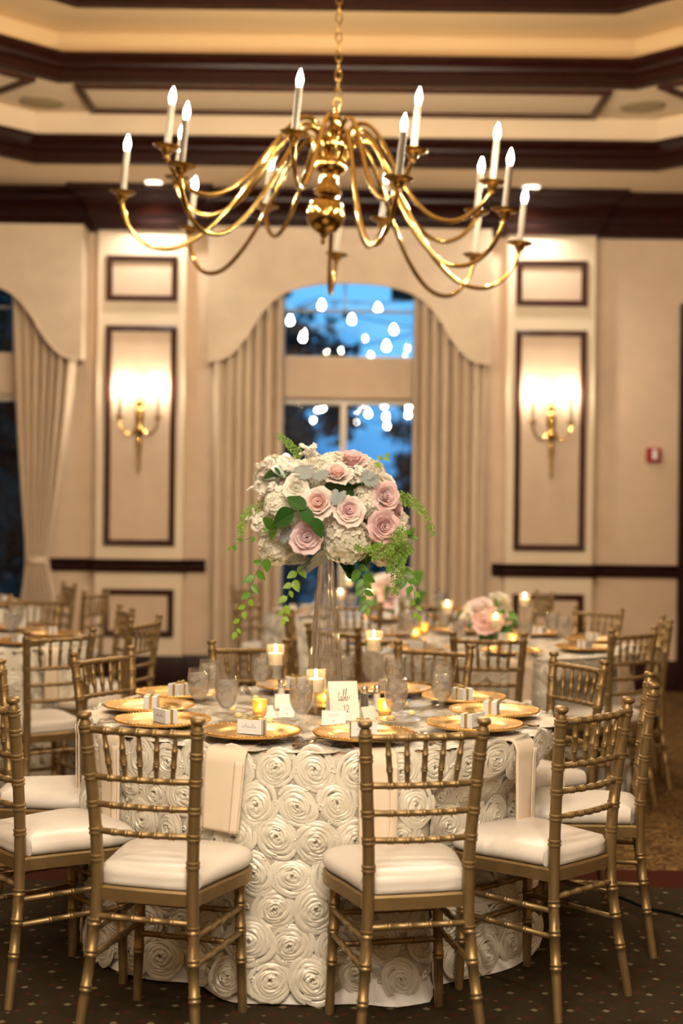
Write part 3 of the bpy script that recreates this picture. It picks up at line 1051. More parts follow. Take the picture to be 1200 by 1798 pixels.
# ================================================================== SCONCES
def make_sconce():
    root = empty('wall_sconce')
    bp = [(0, 0.30), (0.012, 0.295), (0.03, 0.27), (0.034, 0.245), (0.022, 0.215), (0.03, 0.20), (0.042, 0.17), (0.038, 0.12), (0.03, 0.07), (0.04, 0.04), (0.035, 0.0), (0.018, -0.03), (0.024, -0.06), (0.018, -0.10), (0.02, -0.13), (0.013, -0.20), (0.016, -0.22), (0.009, -0.29), (0.012, -0.31), (0, -0.34)]
    ob('backplate', G().lathe(bp, 16), M['brass'], root, (0, -0.05, 0))
    for s in (-1, 1):
        pts = cr([(s * 0.02, -0.06, 0.06), (s * 0.06, -0.09, 0.0), (s * 0.11, -0.10, -0.005), (s * 0.15, -0.10, 0.05), (s * 0.16, -0.10, 0.11)], 5)
        arm = ob('arm', G().tube(pts, 0.008, 8), M['brass'], root)
        ob('bobeche', G().lathe([(0.006, -0.02), (0.02, -0.01), (0.014, 0), (0.04, 0.012), (0.043, 0.018), (0.015, 0.012), (0.013, 0.03), (0, 0.03)], 16), M['brassdk'], arm, (s * 0.16, -0.10, 0.12))
        ob('candle_sleeve', G().lathe([(0.012, 0), (0.012, 0.2), (0, 0.203)], 12), M['sleeve'], arm, (s * 0.16, -0.10, 0.14))
        ob('bulb', BULB, None, arm, (s * 0.16, -0.10, 0.343))
        lamp('sconce_light', 'POINT', (s * 0.16, -0.10, 0.385), W_SCONCE, LAMP, root, 0.018)
    return root
for k, xp in enumerate(XP):
    r_ = make_sconce()
    r_.location = (xp, YW - PD - 0.004, 2.13)
    tag(r_, ('brass two-candle sconce on the left pilaster', 'brass two-candle sconce on the right pilaster')[k], 'wall lamp', 'brass wall sconces')

# ================================================================== CHAIRS
def make_chair():
    root = empty('chiavari_chair')
    gold = M['gold']
    prof = [(0.0, 0.178, -0.236), (0.10, 0.168, -0.221), (0.22, 0.156, -0.204), (0.34, 0.147, -0.191), (0.44, 0.143, -0.187), (0.52, 0.144, -0.189), (0.60, 0.147, -0.194), (0.75, 0.157, -0.208), (0.90, 0.168, -0.226), (0.93, 0.170, -0.230)]
    sp = cr([(p[0], p[1], p[2]) for p in prof], 8)
    def at(z):
        for a, b in zip(sp, sp[1:]):
            if a.x <= z <= b.x:
                t = (z - a.x) / max(1e-9, b.x - a.x)
                q = a.lerp(b, t)
                return q.y, q.z
        return sp[-1].y, sp[-1].z
    def radp(z):
        return 0.0138 + 0.0036 * min(1, z / 0.45)
    def turned(zs, rings, top):
        st = [(z, radp(z)) for z in zs]
        for c in rings:
            for dz in (-0.006, 0.006):
                for q, k in ((-0.005, 1.0), (-0.0028, 1.16), (0.0028, 1.16), (0.005, 1.0)):
                    st.append((c + dz + q, radp(c) * k))
        st += top
        st.sort()
        return st
    st = turned([0, 0.05, 0.1, 0.13, 0.2, 0.3, 0.4, 0.44, 0.5, 0.56, 0.64, 0.71, 0.8, 0.86], [0.155, 0.25, 0.335, 0.515, 0.592, 0.668, 0.745, 0.82], [])
    fin = [(0.868, 0.0174), (0.870, 0.0205), (0.876, 0.0205), (0.878, 0.018), (0.881, 0.0205), (0.887, 0.0205), (0.889, 0.017), (0.897, 0.0165), (0.903, 0.0125), (0.907, 0.0125), (0.911, 0.0185), (0.916, 0.0205), (0.922, 0.0205), (0.926, 0.017), (0.927, 0.004)]
    st = [s for s in st if s[0] < 0.866] + fin
    for s in (-1, 1):
        pts = []
        for z, r in st:
            x, y = at(z)
            pts.append((s * x, y, z))
        ob('back_post', G().tube(pts, [r for z, r in st], 12), gold, root, ang=50)
    stf = turned([0, 0.08, 0.2, 0.3, 0.4], [0.155, 0.25, 0.325], [])
    for s in (-1, 1):
        ob('front_leg', G().tube([(s * (0.170 - 0.012 * z / 0.4), 0.158 - 0.008 * z / 0.4, z) for z, r in stf], [r for z, r in stf], 12), gold, root, ang=50)
    # seat frame outline
    def outline(off):
        base = [(-0.128, -0.190), (0.128, -0.190), (0.158, -0.15), (0.172, -0.06), (0.193, 0.05), (0.200, 0.12), (0.185, 0.178), (0.13, 0.205), (0.0, 0.214), (-0.13, 0.205), (-0.185, 0.178), (-0.200, 0.12), (-0.193, 0.05), (-0.172, -0.06), (-0.158, -0.15)]
        pp = cr([(x, y, 0) for x, y in base], 4, closed=True)
        n = len(pp)
        out = []
        for i in range(n):
            t = (pp[(i + 1) % n] - pp[i - 1]).normalized()
            out.append((pp[i].x - t.y * off * -1 * -1 if False else pp[i].x + t.y * off, pp[i].y - t.x * off))
        return out
    g = G()
    o_, i_ = outline(0.0), outline(-0.035)
    n = len(o_)
    v = []
    for (pl, z) in ((o_, 0.398), (o_, 0.432), (outline(-0.006), 0.438), (i_, 0.438), (i_, 0.398)):
        v += [(x, y, z) for x, y in pl]
    f = []
    for k in range(5):
        k2 = (k + 1) % 5
        for i in range(n):
            j = (i + 1) % n
            f.append((k * n + i, k * n + j, k2 * n + j, k2 * n + i))
    ob('seat_frame', g.add(v, f), gold, root)
    # cushion
    v = []
    f = []
    rings = [(-0.016, 0.437), (-0.004, 0.442), (0.003, 0.453), (0.003, 0.467), (-0.004, 0.481), (-0.020, 0.493), (-0.050, 0.501), (-0.10, 0.506), (-0.14, 0.508)]
    for off, z in rings:
        q = (0.19 + off) / 0.19
        pl = [(x * q, (y - 0.01) * q + 0.01) for x, y in outline(-0.002)]
        v += [(x, y, z) for x, y in pl]
    for k in range(len(rings) - 1):
        for i in range(n):
            j = (i + 1) % n
            f.append((k * n + i, k * n + j, (k + 1) * n + j, (k + 1) * n + i))
    f.append(tuple(range((len(rings) - 1) * n, len(rings) * n)))
    f.append(tuple(range(n))[::-1])
    # keep the cushion clear of the back posts
    v = [(x, max(y, -0.186) if abs(x) < 0.12 else max(y, -0.186 + min(0.03, (abs(x) - 0.12) * 1.2)), z) for x, y, z in v]
    ob('seat_cushion', G().add(v, f), M['cushion'], root, ang=70)
    # back rails and spindles
    for z, r in ((0.878, 0.0108), (0.745, 0.0095), (0.668, 0.0092), (0.592, 0.0092)):
        x, y = at(z)
        bds = (0.18, 0.34, 0.5, 0.66, 0.82)
        ob('top_rail' if z > 0.8 else 'back_rail', lathe_bar((-x + 0.012, y, z), (x - 0.012, y, z), r, bds, 10, (0, -0.016, 0)), gold, root, ang=50)
    xt, yt = at(0.878)
    xb, yb = at(0.745)
    for k in range(5):
        t = 0.18 + 0.16 * k
        bw = -0.016 * 4 * t * (1 - t)
        p1 = Vector((-xt + 2 * xt * t, yt + bw, 0.872))
        p0 = Vector(((-xb + 2 * xb * t) * 0.92, yb + bw, 0.748))
        stt = [(0, 0.0062), (0.2, 0.0075), (0.28, 0.0082), (0.30, 0.0098), (0.325, 0.0098), (0.335, 0.0085), (0.345, 0.0098), (0.37, 0.0098), (0.39, 0.0085), (0.64, 0.0085), (0.66, 0.0098), (0.685, 0.0098), (0.70, 0.0082), (0.85, 0.007), (1, 0.0058)]
        ob('spindle', G().tube([p0.lerp(p1, t2) for t2, r in stt], [r for t2, r in stt], 8), gold, root, ang=50)
    # stretchers
    x, y = at(0.352)
    ob('stretcher', lathe_bar((-x, y, 0.352), (x, y, 0.352), 0.0092, (0.2, 0.4, 0.6, 0.8)), gold, root, ang=50)
    for z in (0.30, 0.205):
        xx = 0.170 - 0.012 * z / 0.4
        ob('stretcher', lathe_bar((-xx, 0.152, z), (xx, 0.152, z), 0.0092, (0.25, 0.5, 0.75)), gold, root, ang=50)
    for s in (-1, 1):
        for z in (0.312, 0.238):
            x, y = at(z)
            ob('stretcher', lathe_bar((s * x, y, z), (s * 0.163, 0.152, z), 0.0092, (0.3, 0.5, 0.7)), gold, root, ang=50)
    return root
CHAIR = Proto(make_chair)
TABLES = {'main': (-0.065, 5.17), 'right': (0.80, 8.0), 'middle': (0.30, 10.2), 'left': (-2.25, 7.9), 'far': (-3.05, 10.45)}
SEATS = {}
def chair(bx, by, tb, lab, grp, twist=0.0):
    """bx, by: where the middle of the top rail stands"""
    tx, ty = TABLES[tb]
    f = Vector((tx - bx, ty - by)).normalized()
    ang = math.atan2(f.y, f.x) - PI / 2 + R(twist)
    f2 = Vector((-math.sin(ang), math.cos(ang)))
    p = Vector((bx, by)) + f2 * 0.226
    q = p - Vector((tx, ty))
    SEATS.setdefault(tb, []).append((math.atan2(q.y, q.x), q.length - 0.225))
    CHAIR.put((p.x, p.y, 0), ang, lab, 'chair', grp)
GM = 'gold chairs round the front table'
chair(0.235, 3.89, 'main', 'gold chair with white cushion, nearest right of centre, back to the viewer', GM)
chair(-0.545, 3.91, 'main', 'gold chair with white cushion, nearest left of centre, back to the viewer', GM, 5)
chair(0.775, 4.30, 'main', 'gold chair at the front right, angled beside the table, whole legs in view', GM)
chair(1.09, 4.97, 'main', 'gold chair seen edge-on at the right end of the front table', GM)
chair(0.955, 5.69, 'main', 'gold chair behind the front table, rightmost, beside the back tablecloth', GM)
chair(0.41, 6.2, 'main', 'gold chair facing the viewer behind the right water goblets of the front table', GM)
chair(-0.395, 6.22, 'main', 'gold chair facing the viewer behind the left candle of the front table', GM)
chair(-0.955, 5.74, 'main', 'gold chair at the far left of the front table, angled inward', GM)
chair(-1.255, 5.13, 'main', 'gold chair at the left edge, farther of two cut off seats', GM)
chair(-1.075, 4.37, 'main', 'gold chair at the left edge, nearer of two cut off seats', GM)
GR = 'gold chairs round the right back table'
chair(0.71, 6.80, 'right', 'gold chair with back to the viewer, in front of the right back table flowers', GR)
chair(-0.035, 7.10, 'right', 'gold chair seen through the glass vase, near left of the right back table', GR)
chair(-0.29, 8.05, 'right', 'gold chair edge-on just left of the glass vase', GR)
chair(1.48, 7.17, 'right', 'gold chair near right of the right back table, angled', GR)
chair(1.81, 7.90, 'right', 'gold chair edge-on at the right end of the right back table', GR)
chair(1.585, 8.74, 'right', 'gold chair against the plain right wall behind the right back table', GR)
GD = 'gold chairs round the middle back table'
chair(-0.72, 10.85, 'middle', 'gold chair before the left curtain of the middle window', GD)
chair(0.09, 8.98, 'middle', 'gold chair below the bouquet vines at the middle back table', GD)
chair(0.56, 9.22, 'middle', 'gold chair behind the low flowers, at the middle back table', GD)
chair(1.50, 10.45, 'middle', 'gold chair edge-on in front of the right pilaster', GD)
GL = 'gold chairs round the left back table'
chair(-1.31, 6.65, 'left', 'gold chair with back to the viewer, nearest at the left back table', GL)
chair(-1.03, 7.50, 'left', 'gold chair edge-on at the right end of the left back table', GL)
chair(-1.25, 8.28, 'left', 'gold chair in front of the lower left wall panel', GL)
chair(-1.98, 9.2, 'left', 'gold chair facing the viewer behind the left back table plates', GL)
GF = 'gold chairs round the farthest left table'
chair(-2.08, 10.9, 'far', 'gold chair against the wall right of the tied curtain', GF)
chair(-1.72, 10.0, 'far', 'gold chair seen from the side left of the lower wall panel', GF)

# ================================================================== TABLES AND CLOTHS
RT, ZTOP = 0.83, 0.755
def rosette_mesh(seed):
    """satin rose: rings of overlapping, ruffled ribbon petals"""
    rr = random.Random(seed)
    V = []
    F = []
    ell = rr.uniform(0.84, 1.0)
    rings = [(0.07, 2, 0.40), (0.19, 3, 0.38), (0.33, 3, 0.34), (0.49, 4, 0.29), (0.66, 4, 0.23), (0.82, 5, 0.15)]
    for ri, (r0, m, h0) in enumerate(rings):
        a0 = rr.uniform(0, 6.28)
        for q in range(m):
            span = 2 * PI / m * rr.uniform(1.15, 1.5)
            st = a0 + 2 * PI * q / m + rr.uniform(-0.2, 0.2)
            ns = max(5, int(span / 0.28))
            ra = r0 * rr.uniform(0.92, 1.05) - 0.035
            dr = 0.07 + rr.uniform(-0.02, 0.05)
            ph, ph2 = rr.uniform(0, 6.28), rr.uniform(0, 6.28)
            wd = rr.uniform(0.15, 0.24) + 0.06 * r0
            b0 = len(V)
            for i in range(ns + 1):
                t = i / ns
                th = st + span * t
                env = math.sin(PI * min(1, max(0, 0.08 + 0.84 * t))) ** 0.45
                r = ra + dr * t + 0.018 * math.sin(th * 3 + ph)
                h = h0 * (0.55 + 0.45 * env) * (1 + 0.16 * math.sin(th * 4.1 + ph2))
                w = wd * (0.45 + 0.55 * env) * (1 + 0.2 * math.sin(th * 3.3 + ph))
                c, s_ = math.cos(th), math.sin(th)
                for k, z in ((-0.02, 0.0), (0.03, 0.66), (0.40, 1.0), (0.78, 0.86), (1.0, 0.50)):
                    V.append(((r + w * k) * c, (r + w * k) * s_ * ell, 0.01 + h * z))
                if i:
                    b = b0 + (i - 1) * 5
                    for k in range(4):
                        F.append((b + k, b + 5 + k, b + 6 + k, b + 1 + k))
    return G().add(V, F)
ROS = [rosette_mesh(s) for s in range(5)]
ROSM = []
for q in ROS:
    me = q.mesh('rosette', True, 60)
    me.materials.append(M['satin'])
    ROSM.append(me)

def skirt_fn(seed, seats=()):
    rr = random.Random(seed)
    ph = [rr.uniform(0, 6.28) for _ in range(5)]
    def r_at(phi, z):
        s = max(0.0, (ZTOP - z) / ZTOP)
        fold = 0.034 * math.sin(11 * phi + ph[0] + 0.6 * math.sin(3 * phi + ph[1])) + 0.016 * math.sin(19 * phi + ph[2]) + 0.02 * math.sin(5 * phi + ph[3])
        r = RT + 0.004 + s * 0.048 + fold * s ** 1.25
        # the cloth gives way where a seat is pushed against it
        kz = min(1.0, max(0.0, (0.72 - z) / 0.17))
        kz = kz * kz * (3 - 2 * kz)
        for th, rf in seats:
            da = abs((phi - th + PI) % (2 * PI) - PI)
            tg = rf - 0.012 + 0.06 * min(1.0, max(0.0, (0.40 - z) / 0.15))
            if da < 0.36 and tg < r:
                w = min(1.0, max(0.0, (0.36 - da) / 0.10))
                w = w * w * (3 - 2 * w)
                r += (tg - r) * w * kz
        return r
    def hem(phi):
        return 0.022 + 0.020 * (1 + math.sin(7 * phi + ph[4])) + 0.014 * (1 + math.sin(17 * phi + ph[1]))
    return r_at, hem

def place_on(c, rfn, phi, z):
    """frame on the skirt: x along phi, y up, z outward"""
    e = 0.01
    def pt(p_, z_):
        r = rfn(p_, z_)
        return Vector((c[0] + r * math.cos(p_), c[1] + r * math.sin(p_), z_))
    o = pt(phi, z)
    tx = (pt(phi + e, z) - pt(phi - e, z)).normalized()
    ty = (pt(phi, min(z + e, ZTOP)) - pt(phi, z - e)).normalized()
    n = tx.cross(ty).normalized()
    ty = n.cross(tx)
    return o, Matrix((tx, ty, n)).transposed()

def make_table(key, seed, desc, rows, rsize, arc, top=True, small=True):
    cx, cyy = TABLES[key]
    tb = tag(empty('round_table', (cx, cyy, 0)), 'round banquet table hidden under the cloth of ' + desc, 'table', 'round banquet tables')
    ob('table_top', G().lathe([(0, ZTOP - 0.03), (RT - 0.01, ZTOP - 0.03), (RT - 0.004, ZTOP - 0.015), (RT - 0.01, ZTOP - 0.003), (0, ZTOP - 0.003)], 48), M['tablewood'], tb)
    for k in range(4):
        a = PI / 4 + k * PI / 2
        ob('leg', G().tube([(0.5 * math.cos(a), 0.5 * math.sin(a), 0), (0.46 * math.cos(a), 0.46 * math.sin(a), ZTOP - 0.03)], 0.016, 8), M['steel'], tb)
    rfn, hem = skirt_fn(seed, SEATS.get(key, ()))
    cl = tag(empty('tablecloth', (cx, cyy, 0)), 'ivory rosette tablecloth on ' + desc, 'tablecloth', 'ivory rosette tablecloths')
    nu, nv = 220, 22
    def fn(u, v):
        phi = u * 2 * PI
        if v < 0.12:
            r = (RT - 0.05) * v / 0.12
            return (r * math.cos(phi), r * math.sin(phi), ZTOP)
        if v < 0.24:
            t = (v - 0.12) / 0.12 * PI / 2
            r = RT - 0.05 + (0.05 + 0.004) * math.sin(t)
            return (r * math.cos(phi), r * math.sin(phi), ZTOP - 0.02 * (1 - math.cos(t)))
        t = (v - 0.24) / 0.76
        z = (ZTOP - 0.02) + (hem(phi) - (ZTOP - 0.02)) * t
        r = rfn(phi, z)
        return (r * math.cos(phi), r * math.sin(phi), z)
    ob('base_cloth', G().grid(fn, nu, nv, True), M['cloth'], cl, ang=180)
    def fl(u, v):
        phi = u * 2 * PI
        z = 0.30 * (1 - v) + 0.004
        r = rfn(phi, z) - 0.016 + 0.045 * v ** 3 * (0.5 + 0.5 * math.sin(3 * phi + seed)) * (0.5 + 0.5 * math.sin(8 * phi))
        return (r * math.cos(phi), r * math.sin(phi), z)
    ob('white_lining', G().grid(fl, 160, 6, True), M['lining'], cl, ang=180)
    rr = random.Random(seed + 90)
    sg = G()
    step = rsize * 1.92
    ncol = int(2 * PI * RT * arc / step)
    for j in range(rows):
        z = ZTOP - 0.055 - j * (ZTOP - 0.135) / (rows - 1)
        for i in range(ncol):
            phi = -PI / 2 + ((i + 0.5 + 0.5 * (j % 2)) / ncol - 0.5) * 2 * PI * arc + rr.uniform(-0.012, 0.012)
            o, m3 = place_on((0, 0), rfn, phi, z + rr.uniform(-0.008, 0.008))
            s = rsize * rr.uniform(0.90, 1.10)
            q = ob('rosette', ROSM[rr.randrange(5)], None, cl)
            rot = m3 @ Matrix.Rotation(rr.uniform(0, 6.28), 3, 'Z')
            q.matrix_local = Matrix.Translation(o) @ rot.to_4x4() @ Matrix.Diagonal((s * 1.14, s * 1.14 * rr.uniform(0.9, 1.0), s * 0.52, 1))
            if small:
                for (dp, dz, k) in ((0.5, 0.0, 0.38), (0.24, -0.5, 0.30), (0.76, -0.5, 0.30)):
                    p2 = phi + (dp - 0.0) * 2 * PI * arc / ncol + rr.uniform(-0.01, 0.01)
                    z2 = z + dz * (ZTOP - 0.11) / (rows - 1) + rr.uniform(-0.008, 0.008)
                    if z2 < 0.06: continue
                    o2, m2 = place_on((0, 0), rfn, p2, z2)
                    m2 = m2 @ Matrix.Rotation(rr.uniform(0, 6.28), 3, 'Z')
                    s2 = rsize * k * rr.uniform(0.85, 1.2)
                    src = ROS[rr.randrange(5)]
                    cut = 5 * 26
                    sg.add([o2 + m2 @ Vector((v[0] * s2 * 1.7, v[1] * s2 * 1.7, v[2] * s2 * 0.9)) for v in src.V[:cut]], [f for f in src.F if max(f) < cut])
    if small:
        tag(ob('small_rosettes', sg, M['satin'], cl, ang=60), kind='stuff')
    if top:
        tg = G()
        nr = int(RT / (rsize * 1.6))
        for j in range(nr + 1):
            rad = j * (RT - 0.045) / nr
            m = max(1, int(2 * PI * rad / (rsize * 1.75)))
            for i in range(m):
                phi = 2 * PI * (i + rr.random() * 0.3) / m
                a = rr.uniform(0, 6.28)
                s = rsize * rr.uniform(0.9, 1.1)
                src = ROS[rr.randrange(5)]
                ox, oy = rad * math.cos(phi), rad * math.sin(phi)
                tg.add([(ox + (v[0] * math.cos(a) - v[1] * math.sin(a)) * s, oy + (v[0] * math.sin(a) + v[1] * math.cos(a)) * s, ZTOP - 0.001 + v[2] * 0.018) for v in src.V], src.F)
        tag(ob('top_rosettes', tg, M['satin'], cl, ang=60), kind='stuff')
    return rfn
RF = {}
RF['main'] = make_table('main', 11, 'the front table', 7, 0.063, 0.74)
RF['right'] = make_table('right', 12, 'the right back table', 6, 0.072, 0.62, True, False)
RF['middle'] = make_table('middle', 13, 'the middle back table', 6, 0.072, 0.56, False, False)
RF['left'] = make_table('left', 14, 'the left back table', 6, 0.072, 0.62, True, False)
RF['far'] = make_table('far', 15, 'the farthest left table', 6, 0.072, 0.5, False, False)
ZI = 0.764   # what stands on a cloth stands here

# ================================================================== TABLEWARE
def build_charger():
    r = empty('charger_plate')
    seg = 132
    prof = [(0, 0.006), (0.095, 0.006), (0.104, 0.008), (0.112, 0.013), (0.118, 0.015), (0.150, 0.019), (0.156, 0.021)]
    ob('plate', G().lathe([(0, 0), (0.10, 0.0), (0.16, 0.014), (0.163, 0.018), (0.160, 0.021)] + prof[::-1], 72), M['charger'], r, ang=50)
    bd = G()
    n = 84
    for k in range(n):
        t = 2 * PI * k / n
        c = Vector((0.1585 * math.cos(t), 0.1585 * math.sin(t), 0.0205))
        s = 0.0048
        bd.add([c + Vector(p) * s for p in ((1, 0, 0), (-1, 0, 0), (0, 1, 0), (0, -1, 0), (0, 0, 1), (0, 0, -1))], [(0, 2, 4), (2, 1, 4), (1, 3, 4), (3, 0, 4), (2, 0, 5), (1, 2, 5), (3, 1, 5), (0, 3, 5)])
    tag(ob('beaded_rim', bd, M['charger'], r, ang=180), kind='stuff')
    return r
CHARGER = Proto(build_charger)

def squiggle(w, h, seed):
    rr = random.Random(seed)
    pts = []
    n = 13
    for i in range(n):
        x = -w / 2 + w * i / (n - 1)
        hi = h * rr.choice((0.35, 0.4, 0.45, 1.0))
        pts.append((x, 0, hi if i % 2 else 0.0))
    return cr(pts, 4)
BOXV = []
def build_box():
    # favour box: card side faces -Y (the guest)
    r = empty('favor_box')
    ob('box', G().box2((-0.040, -0.022, 0), (0.040, 0.022, 0.044)), M['card'], r, smooth=False)
    ob('name_card', G().box2((-0.042, -0.0245, 0.001), (0.042, -0.0225, 0.046)), M['card'], r, smooth=False)
    ob('name_script', G().tube([(p[0], -0.0247, 0.021 + p[2]) for p in squiggle(0.05, 0.012, 4)], 0.0005, 4), M['ink'], r)
    g = G()
    g.box2((-0.005, -0.0226, 0.044), (0.005, 0.0232, 0.0452))
    g.box2((-0.005, 0.022, 0.0), (0.005, 0.0232, 0.045))
    g.box2((-0.005, -0.0233, 0.0435), (0.005, -0.0222, 0.0452))
    g.box2((-0.0412, -0.005, 0.044), (0.0412, 0.005, 0.0455))
    for s in (-1, 1):
        g.box2((s * 0.0400, -0.005, 0), (s * 0.0412, 0.005, 0.0455))
    ob('ribbon', g, M['ribbon'], r, smooth=False)
    b = G()
    for s in (-1, 1):
        b.tube([(0, 0, 0.047), (s * 0.010, 0.004, 0.054), (s * 0.020, 0.006, 0.053), (s * 0.021, -0.001, 0.049), (s * 0.010, -0.003, 0.047), (0, 0, 0.047)], [0.0018, 0.0028, 0.003, 0.003, 0.0028, 0.0018], 6)
    ob('bow', b, M['ribbon'], r)
    return r
BOX = Proto(build_box)

def ribbon_strip(g, pts, wid, th):
    """flat strip along y: pts (y,z), wid per point"""
    n = len(pts)
    v = []
    f = []
    for (y, z), w in zip(pts, wid):
        v += [(-w, y, z), (w, y, z), (w, y, z + th), (-w, y, z + th)]
    for i in range(n - 1):
        a, b = i * 4, i * 4 + 4
        for k in range(4):
            k2 = (k + 1) % 4
            f.append((a + k, a + k2, b + k2, b + k))
    f.append((3, 2, 1, 0))
    f.append((n * 4 - 4, n * 4 - 3, n * 4 - 2, n * 4 - 1))
    return g.add(v, f)
def build_fork():
    r = empty('fork')
    g = ribbon_strip(G(), [(-0.10, 0.002), (-0.09, 0.002), (-0.06, 0.003), (0.0, 0.006), (0.03, 0.009), (0.05, 0.007), (0.06, 0.004)], [0.006, 0.008, 0.007, 0.003, 0.003, 0.009, 0.011], 0.0025)
    ob('handle', g, M['steel'], r)
    for k in range(4):
        x = -0.009 + 0.006 * k
        ob('tine', G().tube([(x, 0.058, 0.005), (x, 0.075, 0.004), (x, 0.09, 0.006), (x, 0.10, 0.010)], [0.0017, 0.0017, 0.0015, 0.0008], 6), M['steel'], r)
    return r
FORK = Proto(build_fork)
def build_knife():
    r = empty('table_knife')
    ob('handle', ribbon_strip(G(), [(-0.11, 0.002), (-0.10, 0.001), (-0.05, 0.001), (0.0, 0.002)], [0.006, 0.009, 0.007, 0.006], 0.006), M['steel'], r)
    ob('blade', ribbon_strip(G(), [(0.0, 0.003), (0.02, 0.003), (0.07, 0.003), (0.10, 0.003), (0.115, 0.003)], [0.006, 0.009, 0.010, 0.008, 0.002], 0.0015), M['steel'], r)
    return r
KNIFE = Proto(build_knife)
def build_spoon():
    r = empty('spoon')
    ob('handle', ribbon_strip(G(), [(-0.10, 0.002), (-0.09, 0.002), (-0.05, 0.003), (0.0, 0.007), (0.035, 0.008)], [0.006, 0.009, 0.007, 0.003, 0.003], 0.003), M['steel'], r)
    def fn(u, v):
        t = u * 2 * PI
        return (0.019 * v * math.cos(t), 0.062 + 0.029 * v * math.sin(t), 0.0015 + 0.008 * v * v)
    b = ob('bowl', G().grid(fn, 20, 4, True), M['steel'], r, ang=180)
    md = b.modifiers.new('thick', 'SOLIDIFY')
    md.thickness = 0.0015
    return r
SPOON = Proto(build_spoon)

ICE = G().box((0, 0, 0), (0.019, 0.018, 0.017)).mesh('ice_cube', False)
ICE.materials.append(M['ice'])
def build_goblet():
    r = empty('water_goblet')
    outp = [(0, 0.0), (0.035, 0.0), (0.036, 0.003), (0.026, 0.007), (0.010, 0.013), (0.0065, 0.022), (0.0062, 0.040), (0.009, 0.047), (0.010, 0.051), (0.017, 0.058), (0.028, 0.072), (0.0365, 0.092), (0.0405, 0.115), (0.0405, 0.138), (0.0385, 0.158), (0.0372, 0.170)]
    inn = [(0.0360, 0.170), (0.0372, 0.158), (0.0390, 0.138), (0.0390, 0.115), (0.0350, 0.092), (0.0262, 0.073), (0.014, 0.0605), (0, 0.057)]
    ob('glass', G().lathe(outp + inn, 28), M['glass'], r, ang=60)
    w = [(0, 0.0575), (0.0137, 0.061), (0.0258, 0.0735), (0.0346, 0.0925), (0.0386, 0.115), (0.0386, 0.138), (0.0374, 0.152), (0.030, 0.1535), (0, 0.153)]
    ob('ice_water', G().lathe(w, 28), M['water'], r, ang=60)
    for k, (x, y, z, a) in enumerate(((0.013, 0.008, 0.137, 0.4), (-0.014, 0.004, 0.133, 1.1), (0.002, -0.016, 0.139, 0.8), (0.004, 0.006, 0.112, 0.2), (-0.008, -0.008, 0.108, 1.4))):
        ob('ice_cube', ICE, None, r, (x, y, z), (a, a * 0.7, a * 2))
    return r
GOBLET = Proto(build_goblet)

def flame_mesh():
    return G().lathe([(0, 0), (0.0035, 0.003), (0.0052, 0.009), (0.0040, 0.018), (0.0016, 0.026), (0, 0.031)], 10).mesh('flame')
FLAME_ME = flame_mesh()
FLAME_ME.materials.append(M['flame'])
def build_candle(hstem):
    def bld():
        r = empty('candle_holder')
        zb = hstem
        g = G().lathe([(0, 0), (0.036, 0), (0.037, 0.003), (0.012, 0.010), (0.006, 0.02), (0.005, zb * 0.5), (0.0075, zb * 0.85), (0.018, zb - 0.008), (0.031, zb), (0.0345, zb + 0.006), (0.0345, zb + 0.078), (0.0330, zb + 0.078), (0.0330, zb + 0.007), (0.028, zb + 0.003), (0, zb + 0.003)], 28)
        ob('glass_cup', g, M['cup'], r, ang=60)
        c = ob('candle', G().lathe([(0, zb + 0.004), (0.0255, zb + 0.004), (0.0258, zb + 0.046), (0.024, zb + 0.0485), (0.016, zb + 0.047), (0, zb + 0.046)], 24), M['wax'], r, ang=60)
        ob('wick', G().tube([(0, 0, zb + 0.046), (0.001, 0, zb + 0.054)], 0.0009, 5), M['ink'], c)
        ob('flame', FLAME_ME, None, c, (0, 0, zb + 0.051))
        return r
    return bld
CAND = {h: Proto(build_candle(h)) for h in (0.105, 0.155, 0.20)}
def candle(h, loc, lab, grp='stemmed candle glasses'):
    CAND[h].put(loc, rnd.uniform(0, 6), lab, 'candle', grp)
    lamp('candle_flame_light', 'POINT', (loc[0], loc[1], loc[2] + h + 0.070), W_CANDLE, FLAME, None, 0.006)
def build_votive(m):
    def bld():
        r = empty('votive_cup')
        ob('cup', G().lathe([(0, 0), (0.021, 0), (0.023, 0.003), (0.028, 0.066), (0.0262, 0.066), (0.0215, 0.006), (0, 0.006)], 24), M[m], r, ang=60)
        c = ob('tea_candle', G().lathe([(0, 0.007), (0.0195, 0.007), (0.0205, 0.026), (0, 0.027)], 20), M['wax'], r, ang=60)
        ob('flame', FLAME_ME, None, c, (0, 0, 0.029))
        return r
    return bld
VOT = {'mercury': Proto(build_votive('mercury')), 'amber': Proto(build_votive('amber'))}
def votive(kind, loc, lab):
    VOT[kind].put(loc, rnd.uniform(0, 6), lab, 'candle', 'small votive candles')
    lamp('votive_flame_light', 'POINT', (loc[0], loc[1], loc[2] + 0.046), W_CANDLE * 0.25, FLAME, None, 0.006)

